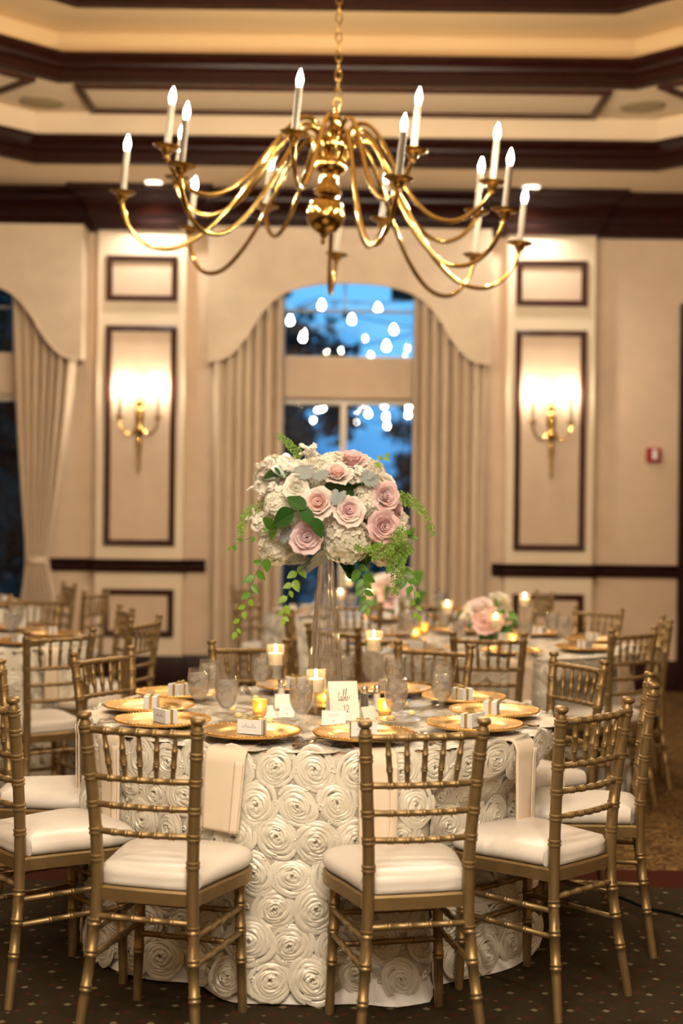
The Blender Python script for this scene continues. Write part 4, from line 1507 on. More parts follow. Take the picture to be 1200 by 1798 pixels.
def build_dish():
    r = empty('bread_plate')
    ob('plate', G().lathe([(0, 0.001), (0.045, 0.001), (0.078, 0.010), (0.080, 0.012), (0.077, 0.0125), (0.045, 0.0045), (0, 0.0045)], 36), M['dish'], r, ang=60)
    ob('butter', G().lathe([(0, 0.004), (0.012, 0.005), (0.0145, 0.011), (0.012, 0.017), (0.006, 0.020), (0, 0.0205)], 14), M['butter'], r, (0.012, 0.022, 0), ang=80)
    k = ob('butter_knife', ribbon_strip(G(), [(-0.075, 0.0125), (-0.05, 0.0125), (0.0, 0.0125), (0.02, 0.0125), (0.07, 0.0125), (0.085, 0.0125)], [0.006, 0.006, 0.004, 0.007, 0.008, 0.002], 0.0022), M['steel'], r, (0.03, 0.0, 0.001), (0, 0, R(20)))
    return r
DISH = Proto(build_dish)

def napkin(key, ang, wid, drop, lab):
    cx, cyy = TABLES[key]
    rfn = RF[key]
    a = R(ang)
    rr = random.Random(int(ang * 7) + 400)
    ph = rr.uniform(0, 6)
    g = G()
    er = RT + 0.004
    def fn(u, v):
        s = (u - 0.5) * wid
        if v < 0.28:
            r = er - 0.16 + v / 0.28 * 0.16
            z = ZI - 0.001
        elif v < 0.36:
            t = (v - 0.28) / 0.08 * PI / 2
            r = er + 0.036 * math.sin(t)
            z = ZI - 0.001 - 0.036 * (1 - math.cos(t))
        else:
            t = (v - 0.36) / 0.64
            z = ZI - 0.037 - drop * t
            r = max(er, rfn(a + s / er, z)) + 0.036 + 0.004 * math.sin(s * 40 + ph) * t
        p2 = a + (s * (1 - 0.10 * v) + 0.012 * v * math.sin(ph)) / er
        return (r * math.cos(p2), r * math.sin(p2), z)
    o = empty('napkin', (cx, cyy, 0))
    c = ob('folded_cloth', g.grid(fn, 14, 36), M['napkin'], o, ang=180)
    md = c.modifiers.new('thick', 'SOLIDIFY')
    md.thickness = 0.007
    md.offset = 1
    c2 = ob('fold_edge', G().grid(lambda u, v: tuple(Vector(fn(0.78 + 0.2 * u, 0.36 + 0.64 * v)) + Vector((math.cos(a), math.sin(a), 0)) * 0.0075), 4, 16), M['napkin'], o, ang=180)
    md = c2.modifiers.new('thick', 'SOLIDIFY')
    md.thickness = 0.003
    md.offset = 1
    tag(o, lab, 'napkin', 'champagne napkins hanging from the table edge')

PLW = {-114: 'front left', -74: 'front right', -29: 'near right', 5: 'right end', 38: 'far right', 68: 'back right', 105: 'back left', 142: 'far left', 173: 'left end', -153: 'near left'}
PLP = {-114: (430, 1294), -74: (648, 1300), -29: (850, 1279), 5: (868, 1253), 38: (815, 1229), 68: (687, 1214), 105: (520, 1209), 142: (312, 1221), 173: (262, 1244), -153: (262, 1272)}
mc = Vector((*TABLES['main'], 0))
NAPK = {-114: (0.135, 0.215), -74: (0.122, 0.30), -29: (0.11, 0.25), 5: (0.12, 0.24), -153: (0.12, 0.26), 173: (0.12, 0.24), 142: (0.12, 0.24), 38: (0.12, 0.25), 68: (0.12, 0.24), 105: (0.12, 0.25)}
for ang, w in PLW.items():
    p = PT(*PLP[ang], ZI + 0.012)
    d2 = Vector((p.x - mc.x, p.y - mc.y))
    rad = min(max(d2.length, 0.58), 0.665)
    a = math.atan2(d2.y, d2.x)
    u = Vector((math.cos(a), math.sin(a)))
    tvec = Vector((-u.y, u.x))
    pos = Vector((mc.x, mc.y)) + u * rad
    face = a + PI / 2      # local -Y points outward to the guest
    zp = ZI + 0.008
    CHARGER.put((pos.x, pos.y, zp), a, 'gold beaded charger plate at the %s setting of the front table' % w, 'plate', 'gold charger plates on the front table')
    bp = pos - u * 0.01
    BOX.put((bp.x, bp.y, zp + 0.0065), face + rnd.uniform(-0.12, 0.12), 'white gold-ribboned favour box on the %s charger of the front table' % w, 'gift box', 'favour boxes on the front table')
    napkin('main', math.degrees(a), NAPK[ang][0], NAPK[ang][1], 'champagne napkin hanging under the %s charger of the front table' % w)
    def side(off, rr_=0.0):
        q = pos + tvec * off + u * rr_
        # keep the piece on the table
        return q
    # guest looks along -u; guest's left is the -t side... forks left, knife and spoon right
    for k, (pro, off, nm) in enumerate(((FORK, -0.20, 'dinner fork'), (FORK, -0.225, 'salad fork'), (KNIFE, 0.195, 'table knife'), (SPOON, 0.222, 'soup spoon'))):
        q = side(off, 0.02)
        ov = (q - Vector((mc.x, mc.y))).length + 0.115
        if ov > RT: q = q - u * (ov - RT)
        pro.put((q.x, q.y, ZI + 0.003), face, 'steel %s beside the %s charger of the front table' % (nm, w), 'cutlery', 'cutlery on the front table')

GOBS = [(-0.43, -0.16, 'left water goblet in front, between the left chargers and the votive'), (-0.315, -0.37, 'water goblet nearest the front left charger'), (-0.42, 0.15, 'water goblet behind the left goblet pair'), (-0.24, 0.38, 'water goblet behind the leftmost stemmed candle'),
        (-0.06, -0.48, 'water goblet front centre, left of the table number card'), (0.035, 0.42, 'water goblet just right of the vase, left of a pair'), (0.085, 0.44, 'water goblet right of the vase, right of a pair'), (0.255, -0.40, 'water goblet front right behind the front right chair'),
        (0.28, 0.31, 'water goblet behind the front right goblet'), (0.43, -0.12, 'water goblet near the right chargers, front of two'), (0.445, 0.15, 'water goblet near the right chargers, back of two')]
for x, y, l in GOBS:
    GOBLET.put((mc.x + x, mc.y + y, ZI), rnd.uniform(0, 6), l, 'glass', 'water goblets on the front table')

c1, c2, c3 = PT(483, 1243, ZI), PT(554, 1270, ZI), P(656, 1232, 5.38)
candle(0.155, (c1.x, c1.y, ZI), 'stemmed glass with lit white candle, left of the vase')
candle(0.105, (c2.x, c2.y, ZI), 'shortest stemmed glass with lit candle, before the vase')
candle(0.20, (c3.x, c3.y, ZI), 'tallest stemmed glass with lit candle, right of the vase')
v1, v2, v3 = PT(456, 1261, ZI), PT(569, 1243, ZI), PT(676, 1260, ZI)
votive('mercury', (v1.x, v1.y, ZI), 'gold speckled votive with lit candle left of the small tent cards')
votive('amber', (v2.x, v2.y, ZI), 'amber votive candle just behind the shortest candle glass')
votive('amber', (v3.x, v3.y, ZI), 'amber votive glass beside the salt shaker')

def shaker(fill, px, py, lab):
    p = PT(px, py, ZI)
    r = tag(empty('shaker', (p.x, p.y, ZI)), lab, 'shaker', 'salt and pepper shakers')
    ob('glass_body', G().lathe([(0, 0), (0.0165, 0), (0.0175, 0.004), (0.013, 0.068), (0.012, 0.068), (0.0165, 0.004), (0, 0.003)], 10), M['glass'], r, ang=30)
    ob('contents', G().lathe([(0, 0.004), (0.0155, 0.0045), (0.0118, 0.062), (0, 0.063)], 10), M[fill], r, ang=30)
    ob('metal_cap', G().lathe([(0.0135, 0.066), (0.0145, 0.070), (0.0125, 0.074), (0.0135, 0.078), (0.013, 0.086), (0.009, 0.093), (0, 0.096)], 16), M['steel'], r)
shaker('pepper', 640, 1250, 'glass pepper shaker right of the table number card')
shaker('salt', 662, 1247, 'glass salt shaker next to the pepper')
shaker('salt', 494, 1236, 'glass salt shaker left of the vase behind the white cards')

def tent(px, py, w, h, rz, lab, m='card', text=None, depth=0.5):
    p = PT(px, py, ZI)
    r = tag(empty('tent_card', (p.x, p.y, ZI), R(rz)), lab, 'card', 'paper cards on the front table')
    dd = h * depth
    L = math.hypot(h, dd)
    tilt = math.atan2(dd, h)
    th = 0.0012
    for s, nm in ((1, 'front_panel'), (-1, 'back_panel')):
        v = [(-w / 2, -s * dd, 0), (w / 2, -s * dd, 0), (w / 2, 0, h), (-w / 2, 0, h)]
        v += [(x, y + s * th, z - 0.0004) for x, y, z in v]
        pn = ob(nm, G().add(v, [(0, 1, 2, 3), (7, 6, 5, 4), (0, 4, 5, 1), (1, 5, 6, 2), (2, 6, 7, 3), (3, 7, 4, 0)]), M[m], r, smooth=False)
    def onface(x, t):      # x across, t height fraction on the front panel
        return Vector((x, -dd * (1 - t) - 0.0004, h * t))
    if text == 'table':
        strokes = [[(0.1, 2.3), (0.0, 0.9), (0.0, 0.2), (0.25, 0), (0.5, 0.35)], [(-0.25, 1.5), (0.15, 1.6), (0.55, 1.7)],
                   [(1.1, 0.9), (0.8, 1.0), (0.55, 0.5), (0.75, 0.02), (1.05, 0.4), (1.15, 0.95), (1.1, 0.2), (1.3, 0.02), (1.5, 0.4)],
                   [(1.5, 0.4), (1.85, 1.8), (1.86, 2.6), (1.65, 2.2), (1.6, 0.3), (1.85, 0), (2.15, 0.4), (2.05, 0.9), (2.3, 0.8)],
                   [(2.3, 0.5), (2.7, 1.8), (2.72, 2.75), (2.5, 2.2), (2.48, 0.3), (2.7, 0), (2.95, 0.3)],
                   [(2.95, 0.35), (3.3, 0.7), (3.2, 1.05), (3.0, 0.8), (3.0, 0.3), (3.25, 0), (3.7, 0.4), (4.2, 1.2)]]
        k = 0
        g = G()
        for s_ in strokes:
            pp = cr([(q[0], q[1], 0) for q in s_], 5)
            g.tube([onface(-0.020 + (q.x + q.y * 0.18) * 0.0100, 0.50 + q.y * 0.115) for q in pp], 0.00085, 4)
        ob('table_script', g, M['ink'], r)
        g = G()
        for s_, n in (([(0.0, 0.8), (0.28, 1.0), (0.28, 0.0)], 1), ([(0.1, 0.0), (0.46, 0.0)], 1), ([(0.72, 0.75), (0.82, 0.97), (1.05, 1.0), (1.25, 0.8), (1.15, 0.5), (0.7, 0.0)], 5), ([(0.7, 0.0), (1.32, 0.0)], 1)):
            pp = cr([(q[0], q[1], 0) for q in s_], n) if n > 1 else [Vector((q[0], q[1], 0)) for q in s_]
            g.tube([onface(-0.003 + q.x * 0.0145, 0.22 + q.y * 0.17) for q in pp], 0.0011, 4)
        ob('number_twelve', g, M['ink'], r)
    if text == 'menu':
        g = G()
        for t, w2 in ((0.72, 0.55), (0.62, 0.4)):
            g.tube([onface(-w * w2 / 2, t), onface(w * w2 / 2, t)], 0.00035, 4)
        ob('printed_lines', g, M['ink'], r)
        ob('red_mark', G().tube([onface(-0.003, 0.3), onface(0.0, 0.24), onface(0.003, 0.3)], 0.0012, 5), M['redink'], r)
    return r
tent(601, 1262, 0.104, 0.132, 14, 'tall cream tent card reading table 12 in front of the vase', 'cardw', 'table', 0.36)
tent(586, 1272, 0.082, 0.048, -2, 'small white printed card before the table number card', 'card', 'menu', 0.35)
tent(646, 1263, 0.055, 0.045, 32, 'small cream tent card right of the table number card', 'cardw', None, 0.5)
tent(468, 1260, 0.050, 0.042, 38, 'small cream tent card beside the gold votive', 'card', None, 0.6)
tent(505, 1258, 0.055, 0.042, -8, 'small white card with red mark left of the front goblet', 'card', 'menu', 0.5)
tent(497, 1243, 0.060, 0.052, 4, 'white card standing under the left stemmed candle', 'card', None, 0.4)

for px, py, rz, l in ((480, 1271, 60, 'glass bread plate with butter behind the front left charger'), (420, 1262, 40, 'glass bread plate beneath the front left goblet'), (407, 1250, 30, 'glass bread plate between the left goblets'),
                      (603, 1282, 75, 'glass bread plate behind the front right charger'), (700, 1266, 100, 'glass bread plate beside the front right goblet'), (735, 1256, 120, 'glass bread plate near the right chargers'),
                      (722, 1239, 140, 'glass bread plate behind the front right goblet'), (445, 1230, 10, 'glass bread plate at the far left behind the votive'), (610, 1222, 200, 'glass bread plate at the back of the vase'), (555, 1222, 240, 'glass bread plate left behind the vase')):
    p = PT(px, py, ZI + 0.006)
    DISH.put((p.x, p.y, ZI + 0.003), R(rz), l, 'plate', 'bread plates on the front table')

# ------------------------------------------------------------------ ware on the back tables
CLK = {0: 'right', 45: 'far right', 90: 'far', 135: 'far left', 180: 'left', -135: 'near left', -90: 'near', -45: 'near right'}
def back_ware(key, nm, rot, gob=True):
    cx, cyy = TABLES[key]
    for b, w in CLK.items():
        a = R(b + rot)
        u = Vector((math.cos(a), math.sin(a)))
        q = Vector((cx, cyy)) + u * 0.64
        CHARGER.put((q.x, q.y, ZI + 0.004), a, 'gold charger on the %s side of the %s' % (w, nm), 'plate', 'gold chargers on the ' + nm)
        BOX.put((q.x, q.y, ZI + 0.0105), a + PI / 2, 'white favour box on the %s charger of the %s' % (w, nm), 'gift box', 'favour boxes on the ' + nm)
        if gob:
            t = a + R(16)
            GOBLET.put((cx + 0.46 * math.cos(t), cyy + 0.46 * math.sin(t), ZI), 0, 'water goblet on the %s side of the %s' % (w, nm), 'glass', 'water goblets on the ' + nm)
        if key in ('right', 'left') and b in (-90, -45, 0, -135):
            napkin(key, b + rot, 0.12, 0.24, 'napkin hanging on the %s side of the %s' % (w, nm))
back_ware('right', 'right back table', 8)
back_ware('left', 'left back table', 14)
back_ware('middle', 'middle back table', 0)
back_ware('far', 'farthest left table', 0)
for h, px, py, d, l in ((0.155, 786, 1062, 8.0, 'lit candle glass left of the low flowers on the right back table'), (0.105, 871, 1086, 7.75, 'lit candle glass in front of the low flowers on the right back table'), (0.20, 922, 1049, 8.05, 'lit tall candle glass right of the low flowers on the right back table'),
                        (0.20, 613, 1020, 10.1, 'leftmost tall lit candle on the middle back table'), (0.155, 664, 1033, 10.3, 'second lit candle on the middle back table'), (0.105, 649, 1054, 9.95, 'low lit candle on the middle back table'), (0.105, 598, 1057, 9.95, 'low lit candle at the left of the middle back table')):
    p = P(px, py, d)
    candle(h, (p.x, d, ZI), l, 'stemmed candle glasses on the back tables')
for px, d, k, l in ((901, 7.8, 'amber', 'votive candle right of the low flowers on the right back table'), (730, 8.15, 'amber', 'votive candle at the left of the right back table'), (745, 8.5, 'mercury', 'gold votive behind the left goblet of the right back table'), (690, 10.4, 'amber', 'votive candle at the right of the middle back table')):
    p = P(px, 1100, d)
    votive(k, (p.x, d, ZI), l)
pq = P(706, 1080, 9.9)
rt = tag(empty('tent_card', (pq.x, 9.9, ZI), R(5)), 'white card standing on the middle back table', 'card')
ob('front_panel', G().add([(-0.05, -0.04, 0), (0.05, -0.04, 0), (0.05, 0, 0.13), (-0.05, 0, 0.13), (-0.05, -0.038, 0), (0.05, -0.038, 0), (0.05, 0.002, 0.13), (-0.05, 0.002, 0.13)], [(0, 1, 2, 3), (7, 6, 5, 4), (0, 4, 5, 1), (1, 5, 6, 2), (2, 6, 7, 3), (3, 7, 4, 0)]), M['card'], rt, smooth=False)
ob('back_panel', G().add([(-0.05, 0.04, 0), (0.05, 0.04, 0), (0.05, 0.002, 0.13), (-0.05, 0.002, 0.13), (-0.05, 0.042, 0), (0.05, 0.042, 0), (0.05, 0.004, 0.13), (-0.05, 0.004, 0.13)], [(0, 1, 2, 3), (7, 6, 5, 4), (0, 4, 5, 1), (1, 5, 6, 2), (2, 6, 7, 3), (3, 7, 4, 0)]), M['card'], rt, smooth=False)

# cable on the carpet
pts = [PT(x, y, 0.006) for x, y in ((1060, 1568), (1095, 1577), (1125, 1590), (1150, 1597), (1180, 1603), (1215, 1614), (1300, 1640))]
tag(ob('floor_cable', G().tube(cr(pts, 6), 0.0055, 6), M['cable']), 'thin black cable lying across the dark carpet at the right', 'cable')

# ================================================================== FLOWERS
def petal_grid(rad, zs, wid, tipcurl, nu=8, nv=5, ripple=0.0, point=0.0):
    """petal wrapped on a cone: rad, zs lists along v; wid half-angle (rad)"""
    n = len(rad) - 1
    def fn(u, v):
        k = v * n
        i = min(n - 1, int(k))
        t = k - i
        r = rad[i] + (rad[i + 1] - rad[i]) * t
        z = zs[i] + (zs[i + 1] - zs[i]) * t
        s = (u - 0.5) * 2
        sh = math.sin(min(1.0, v * 1.5 + 0.12) * PI / 2) * (1 - 0.35 * max(0, v - 0.7) / 0.3)
        ph = s * wid * sh
        edge = abs(s) ** 2
        r2 = r + tipcurl * v * v * (edge * 0.6) + ripple * math.sin(s * 5) * v
        z2 = z - 0.16 * edge * v * abs(rad[-1]) - tipcurl * 0.3 * v * v * edge
        r2 += point * max(0.0, 1 - 1.6 * abs(s)) * max(0.0, v - 0.6) / 0.4
        return (r2 * math.cos(ph), r2 * math.sin(ph), z2)
    return G().grid(fn, nu, nv)
def core_mesh(k=1.0):
    g = G()
    v = []
    f = []
    n = 34
    for i in range(n + 1):
        t = i / n
        th = t * 2.2 * 2 * PI
        r = 0.03 + 0.24 * t
        for q, z in ((0.0, -0.25), (0.02, 0.1), (0.035 + 0.02 * math.sin(th * 2), 0.34 - 0.05 * t + 0.02 * math.sin(th * 3)), (0.075, 0.33 - 0.08 * t)):
            v.append(((r + q) * math.cos(th), (r + q) * math.sin(th), z))
        if i:
            b = (i - 1) * 4
            for k2 in range(3):
                f.append((b + k2, b + 4 + k2, b + 5 + k2, b + 1 + k2))
    return g.add(v, f)
PET = {'outer': petal_grid([0.06, 0.35, 0.68, 0.92, 1.05], [-0.45, -0.42, -0.22, 0.02, 0.04], 0.78, 0.16, ripple=0.02, point=0.13),
       'mid': petal_grid([0.05, 0.28, 0.52, 0.68, 0.76], [-0.42, -0.36, -0.10, 0.20, 0.27], 0.82, 0.12, point=0.06),
       'mid2': petal_grid([0.05, 0.24, 0.44, 0.57, 0.63], [-0.42, -0.34, -0.05, 0.25, 0.33], 0.80, 0.10, point=0.03),
       'inner': petal_grid([0.04, 0.20, 0.36, 0.46, 0.50], [-0.40, -0.30, 0.0, 0.28, 0.37], 0.92, 0.08)}
RMESH = {}
def rose_meshes(c, heart):
    key = (c, heart)
    if key not in RMESH:
        d = {}
        for k, g in PET.items():
            me = g.mesh('petal', True, 180)
            me.materials.append(M[heart if k in ('inner',) else c])
            d[k] = me
        me = core_mesh().mesh('rose', True, 180)
        me.materials.append(M[heart])
        d['core'] = me
        RMESH[key] = d
    return RMESH[key]
def orient(n, roll=0.0):
    n = Vector(n).normalized()
    q = n.to_track_quat('Z', 'Y').to_matrix() @ Matrix.Rotation(roll, 3, 'Z')
    return q
def setm(o, p, rot, s):
    s3 = (s, s, s) if not hasattr(s, '__len__') else s
    o.matrix_local = Matrix.Translation(Vector(p)) @ rot.to_4x4() @ Matrix.Diagonal((*s3, 1))
def rose(parent, p, n, rad, c, heart=None, lab=None, seed=0, bud=False):
    rr = random.Random(seed)
    d = rose_meshes(c, heart or c)
    r = ob('rose', d['core'], None, parent)
    setm(r, p, orient(n, rr.uniform(0, 6)), rad)
    if lab: r['label'] = lab
    for k, (lay, m) in enumerate((('inner', 5), ('mid2', 5), ('mid', 5), ('outer', 6))):
        if bud and lay == 'outer': m = 4
        for i in range(m):
            q = ob('petal', d[lay], None, r, (0, 0, rr.uniform(-0.03, 0.03)), (rr.uniform(-0.10, 0.10), rr.uniform(-0.12, 0.10), 2 * PI * (i + 0.5 * k) / m + rr.uniform(-0.12, 0.12)), (1 + rr.uniform(-0.08, 0.08),) * 3)
    return r
def hydrangea_mesh(seed, n=120):
    rr = random.Random(seed)
    g = G()
    ga = PI * (3 - math.sqrt(5))
    for i in range(n):
        y = 1 - 1.62 * (i + 0.5) / n
        r = math.sqrt(max(0, 1 - y * y))
        th = i * ga + rr.uniform(-0.15, 0.15)
        nrm = Vector((r * math.cos(th), r * math.sin(th), y))
        m3 = orient(nrm + Vector((rr.uniform(-0.5, 0.5), rr.uniform(-0.5, 0.5), rr.uniform(-0.5, 0.5))), rr.uniform(0, 6))
        c = nrm * rr.uniform(0.90, 1.10)
        s = rr.uniform(0.23, 0.29)
        for k in range(4):
            a = k * PI / 2
            ca_, sa_ = math.cos(a), math.sin(a)
            pts = [(0.05, 0, 0), (0.55, 0.50, 0.16), (1.0, 0.28, 0.10), (1.06, 0, 0.02), (1.0, -0.28, 0.10), (0.55, -0.50, 0.16), (0.55, 0, 0.02)]
            g.add([c + m3 @ (Vector((x * ca_ - yy * sa_, x * sa_ + yy * ca_, z)) * s) for x, yy, z in pts], [(0, 6, 1), (6, 2, 1), (6, 3, 2), (6, 4, 3), (6, 5, 4), (0, 5, 6)])
    return g
HYM = []
for s in range(2):
    me = hydrangea_mesh(30 + s).mesh('hydrangea', True, 180)
    me.materials.append(M['hyd'])
    HYM.append(me)
HCM = G().lathe([(0, -0.75), (0.55, -0.55), (0.82, 0), (0.6, 0.6), (0, 0.86)], 14).mesh('flower_core')
HCM.materials.append(M['hydcore'])
def hydrangea(parent, p, n, s, seed=0):
    h = ob('hydrangea', HYM[seed % 2], None, parent)
    setm(h, p, orient(n, seed * 1.3), s)
    h['label'] = 'cream hydrangea head'
    ob('flower_core', HCM, None, h)
    return h
def leaf_mesh(nm, mt, w=0.28, fold=0.10, curl=-0.12, lobes=0):
    n = 10 if not lobes else 40
    v = []
    f = []
    for i in range(n + 1):
        t = i / n
        ww = w * (math.sin(PI * min(1, t ** 0.75)) ** 0.9 if t < 1 else 0)
        if lobes:
            ww = w * (0.25 + 0.75 * math.sin(PI * min(1, 0.08 + 0.9 * t))) * (0.38 + 0.72 * abs(math.sin(t * lobes * PI)) ** 0.7) * (1 if t < 0.97 else 0.4)
        z = curl * t * t
        v += [(-ww, t - (0.05 if lobes else 0), z + fold * ww / w), (0, t, z), (ww, t - (0.05 if lobes else 0), z + fold * ww / w)]
        if i:
            b = (i - 1) * 3
            f += [(b, b + 1, b + 4, b + 3), (b + 1, b + 2, b + 5, b + 4)]
    me = G().add(v, f).mesh(nm, True, 40)
    me.materials.append(M[mt])
    return me
LEAF = {'dark': leaf_mesh('leaf', 'leaf', 0.24), 'vine': leaf_mesh('leaf', 'leafm', 0.30), 'young': leaf_mesh('leaf', 'leafl', 0.32), 'dusty': leaf_mesh('dusty_miller_leaf', 'dusty', 0.40, 0.10, -0.25, 6)}
def leaf(parent, kind, p, tip, up=(0, -1, 0.2), scale_w=1.0, nm=None):
    p, tip = Vector(p), Vector(tip)
    d = tip - p
    L = d.length
    y = d.normalized()
    z = Vector(up) - y * Vector(up).dot(y)
    z.normalize()
    x = y.cross(z)
    o = ob(nm or ('dusty_miller_leaf' if kind == 'dusty' else 'leaf'), LEAF[kind], None, parent)
    o.matrix_local = Matrix.Translation(p) @ Matrix((x, y, z)).transposed().to_4x4() @ Matrix.Diagonal((L * scale_w, L, L, 1))
    return o
def vine(parent, pts, kind, nleaf, ll, seed, both=False, lab=None, tipfrac=0.62):
    ll = ll * 1.3
    rr = random.Random(seed)
    pp = cr(pts, 8)
    n = len(pp)
    st = ob('vine', G().tube(pp, [0.0016 - 0.0009 * i / n for i in range(n)], 5), M['stemg'], parent)
    if lab: st['label'] = lab
    for k in range(nleaf):
        t = (k + 0.6) / (nleaf + 0.1)
        i = min(n - 2, int(t * (n - 1)))
        p = pp[i]
        d = (pp[i + 1] - p).normalized()
        sd = Vector((d.z, rr.uniform(-0.5, 0.5), -d.x))
        sd = sd.normalized() * (1 if k % 2 else -1)
        L = ll * rr.uniform(0.75, 1.15) * (1 - (1 - tipfrac) * t)
        kd = kind if kind != 'mix' else ('vine' if t < 0.55 else 'young')
        for s in ((1, -1) if both else (1,)):
            v = (d * rr.uniform(0.35, 0.8) + sd * s * rr.uniform(0.6, 1.0) + Vector((0, rr.uniform(-0.4, 0.2), -0.15))).normalized()
            leaf(st, kd, p, p + v * L, (rr.uniform(-0.4, 0.4), -1, rr.uniform(0.0, 0.7)))
    leaf(st, 'young' if kind != 'dark' else 'dark', pp[-1], pp[-1] + (pp[-1] - pp[-3]).normalized() * ll * tipfrac, (0.2, -1, 0.3))
    return st
def fern(parent, pts, size, seed, dens=16, lab='maidenhair fern frond'):
    rr = random.Random(seed)
    pp = cr(pts, 8)
    n = len(pp)
    st = ob('fern_frond', G().tube(pp, 0.0009, 4), M['stemg'], parent)
    st['label'] = lab
    g = G()
    for k in range(dens):
        t = (k + 0.5) / dens
        i = min(n - 2, int(t * (n - 1)))
        p = pp[i]
        d = (pp[i + 1] - p).normalized()
        for s in (-1, 1):
            sd = (Vector((d.z, rr.uniform(-0.6, 0.6), -d.x)).normalized() * s + d * 0.55).normalized()
            L = size * (1 - 0.55 * t) * rr.uniform(0.7, 1.1)
            m = max(2, int(L / 0.007))
            for q in range(m):
                c = p + sd * L * (q + 0.25) / m
                for s2 in (-1, 1):
                    dv = (d * s2 * 0.8 + sd * 0.5 + Vector((rr.uniform(-0.3, 0.3), rr.uniform(-0.5, 0.5), rr.uniform(-0.3, 0.3)))).normalized()
                    wv = dv.cross(Vector((rr.uniform(-0.4, 0.4), -1, rr.uniform(-0.4, 0.4)))).normalized()
                    z = 0.0085 * rr.uniform(0.8, 1.2)
                    g.add([c, c + dv * z * 0.8 + wv * z * 0.5, c + dv * z * 1.05, c + dv * z * 0.8 - wv * z * 0.5], [(0, 1, 2, 3)])
    tag(ob('leaflets', g, M['fern'], st, smooth=False), kind='stuff')
    return st
FPET = petal_grid([0.04, 0.2, 0.5, 0.85, 1.0], [-0.5, -0.2, 0.2, 0.34, 0.30], 0.62, 0.12).mesh('petal', True, 180)
FPET.materials.append(M['freesia'])
FTUBE = G().lathe([(0.03, -1.3), (0.07, -0.9), (0.16, -0.45), (0.2, -0.3), (0, -0.25)], 8).mesh('freesia')
FTUBE.materials.append(M['freesia'])
def freesia(parent, p, n, s, seed):
    rr = random.Random(seed)
    for k in range(4):
        o = ob('freesia', FTUBE, None, parent)
        off = Vector((rr.uniform(-1, 1), rr.uniform(-0.5, 0.5), rr.uniform(-1, 1))) * s * 0.75
        nn = Vector(n) + Vector((rr.uniform(-0.8, 0.8), rr.uniform(-0.6, 0.3), rr.uniform(-0.6, 0.8)))
        setm(o, Vector(p) + off, orient(nn, rr.uniform(0, 6)), s * rr.uniform(0.65, 0.85))
        o['label'] = 'small white freesia blossom'
        for i in range(6):
            ob('petal', FPET, None, o, (0, 0, 0), (rr.uniform(-0.2, 0.2), rr.uniform(-0.3, 0.15), i * PI / 3 + rr.uniform(-0.2, 0.2)), (1, 1, 1))

# ------------------------------------------------------------------ tall vase
VX, VY = mc.x + 0.012, mc.y
vs = tag(empty('trumpet_vase', (VX, VY, ZI)), 'tall clear glass tapered vase in the middle of the front table', 'vase')
vo = [(0, 0), (0.076, 0), (0.079, 0.004), (0.0785, 0.02), (0.066, 0.12), (0.050, 0.28), (0.037, 0.42), (0.029, 0.52), (0.0265, 0.57), (0.028, 0.60)]
vi = [(0.0245, 0.60), (0.0235, 0.57), (0.026, 0.52), (0.034, 0.42), (0.047, 0.28), (0.063, 0.12), (0.075, 0.024), (0, 0.018)]
ob('glass_body', G().lathe(vo + vi, 40), M['vaseglass'], vs, ang=60)
for z, r in ((0.10, 0.0662), (0.16, 0.0585), (0.205, 0.054), (0.215, 0.0532), (0.30, 0.0443), (0.306, 0.0437), (0.36, 0.039)):
    ob('glass_ring', G().tube([(r * math.cos(t * PI / 16), r * math.sin(t * PI / 16), z) for t in range(32)], 0.0008, 5, closed=True), M['vaseglass'], vs)
ob('water', G().lathe([(0, 0.0185), (0.0748, 0.0245), (0.0628, 0.12), (0.0468, 0.28), (0.045, 0.30), (0, 0.30)], 32), thin_glass('vase_water', (0.97, 0.97, 0.97), 1.2), vs, ang=60)

# ------------------------------------------------------------------ bouquet
BC = Vector((VX + 0.018, VY, 1.500))
bq = tag(empty('flower_centerpiece', BC), 'large bouquet of pink roses, cream hydrangeas and trailing vines on the tall vase', 'flowers')
SCL = 483.0
def bz(zx, zy, depth=None, a=0.285, b=0.215, push=0.0):
    """zoom coordinates of the bouquet -> local point on its dome"""
    px, py = 410 + zx / 3.243, 750 + zy / 3.243
    x, z = (px - 584) / SCL, (893 - py) / SCL
    k = 1 - (x / a) ** 2 - (z / b) ** 2
    y = -0.24 * math.sqrt(max(0.0, k)) if depth is None else depth
    return Vector((x, y - push, z))
def nrm(p, up=0.15):
    return Vector((p.x / 0.285 ** 2, p.y / 0.24 ** 2, p.z / 0.215 ** 2 + up * 6)).normalized()
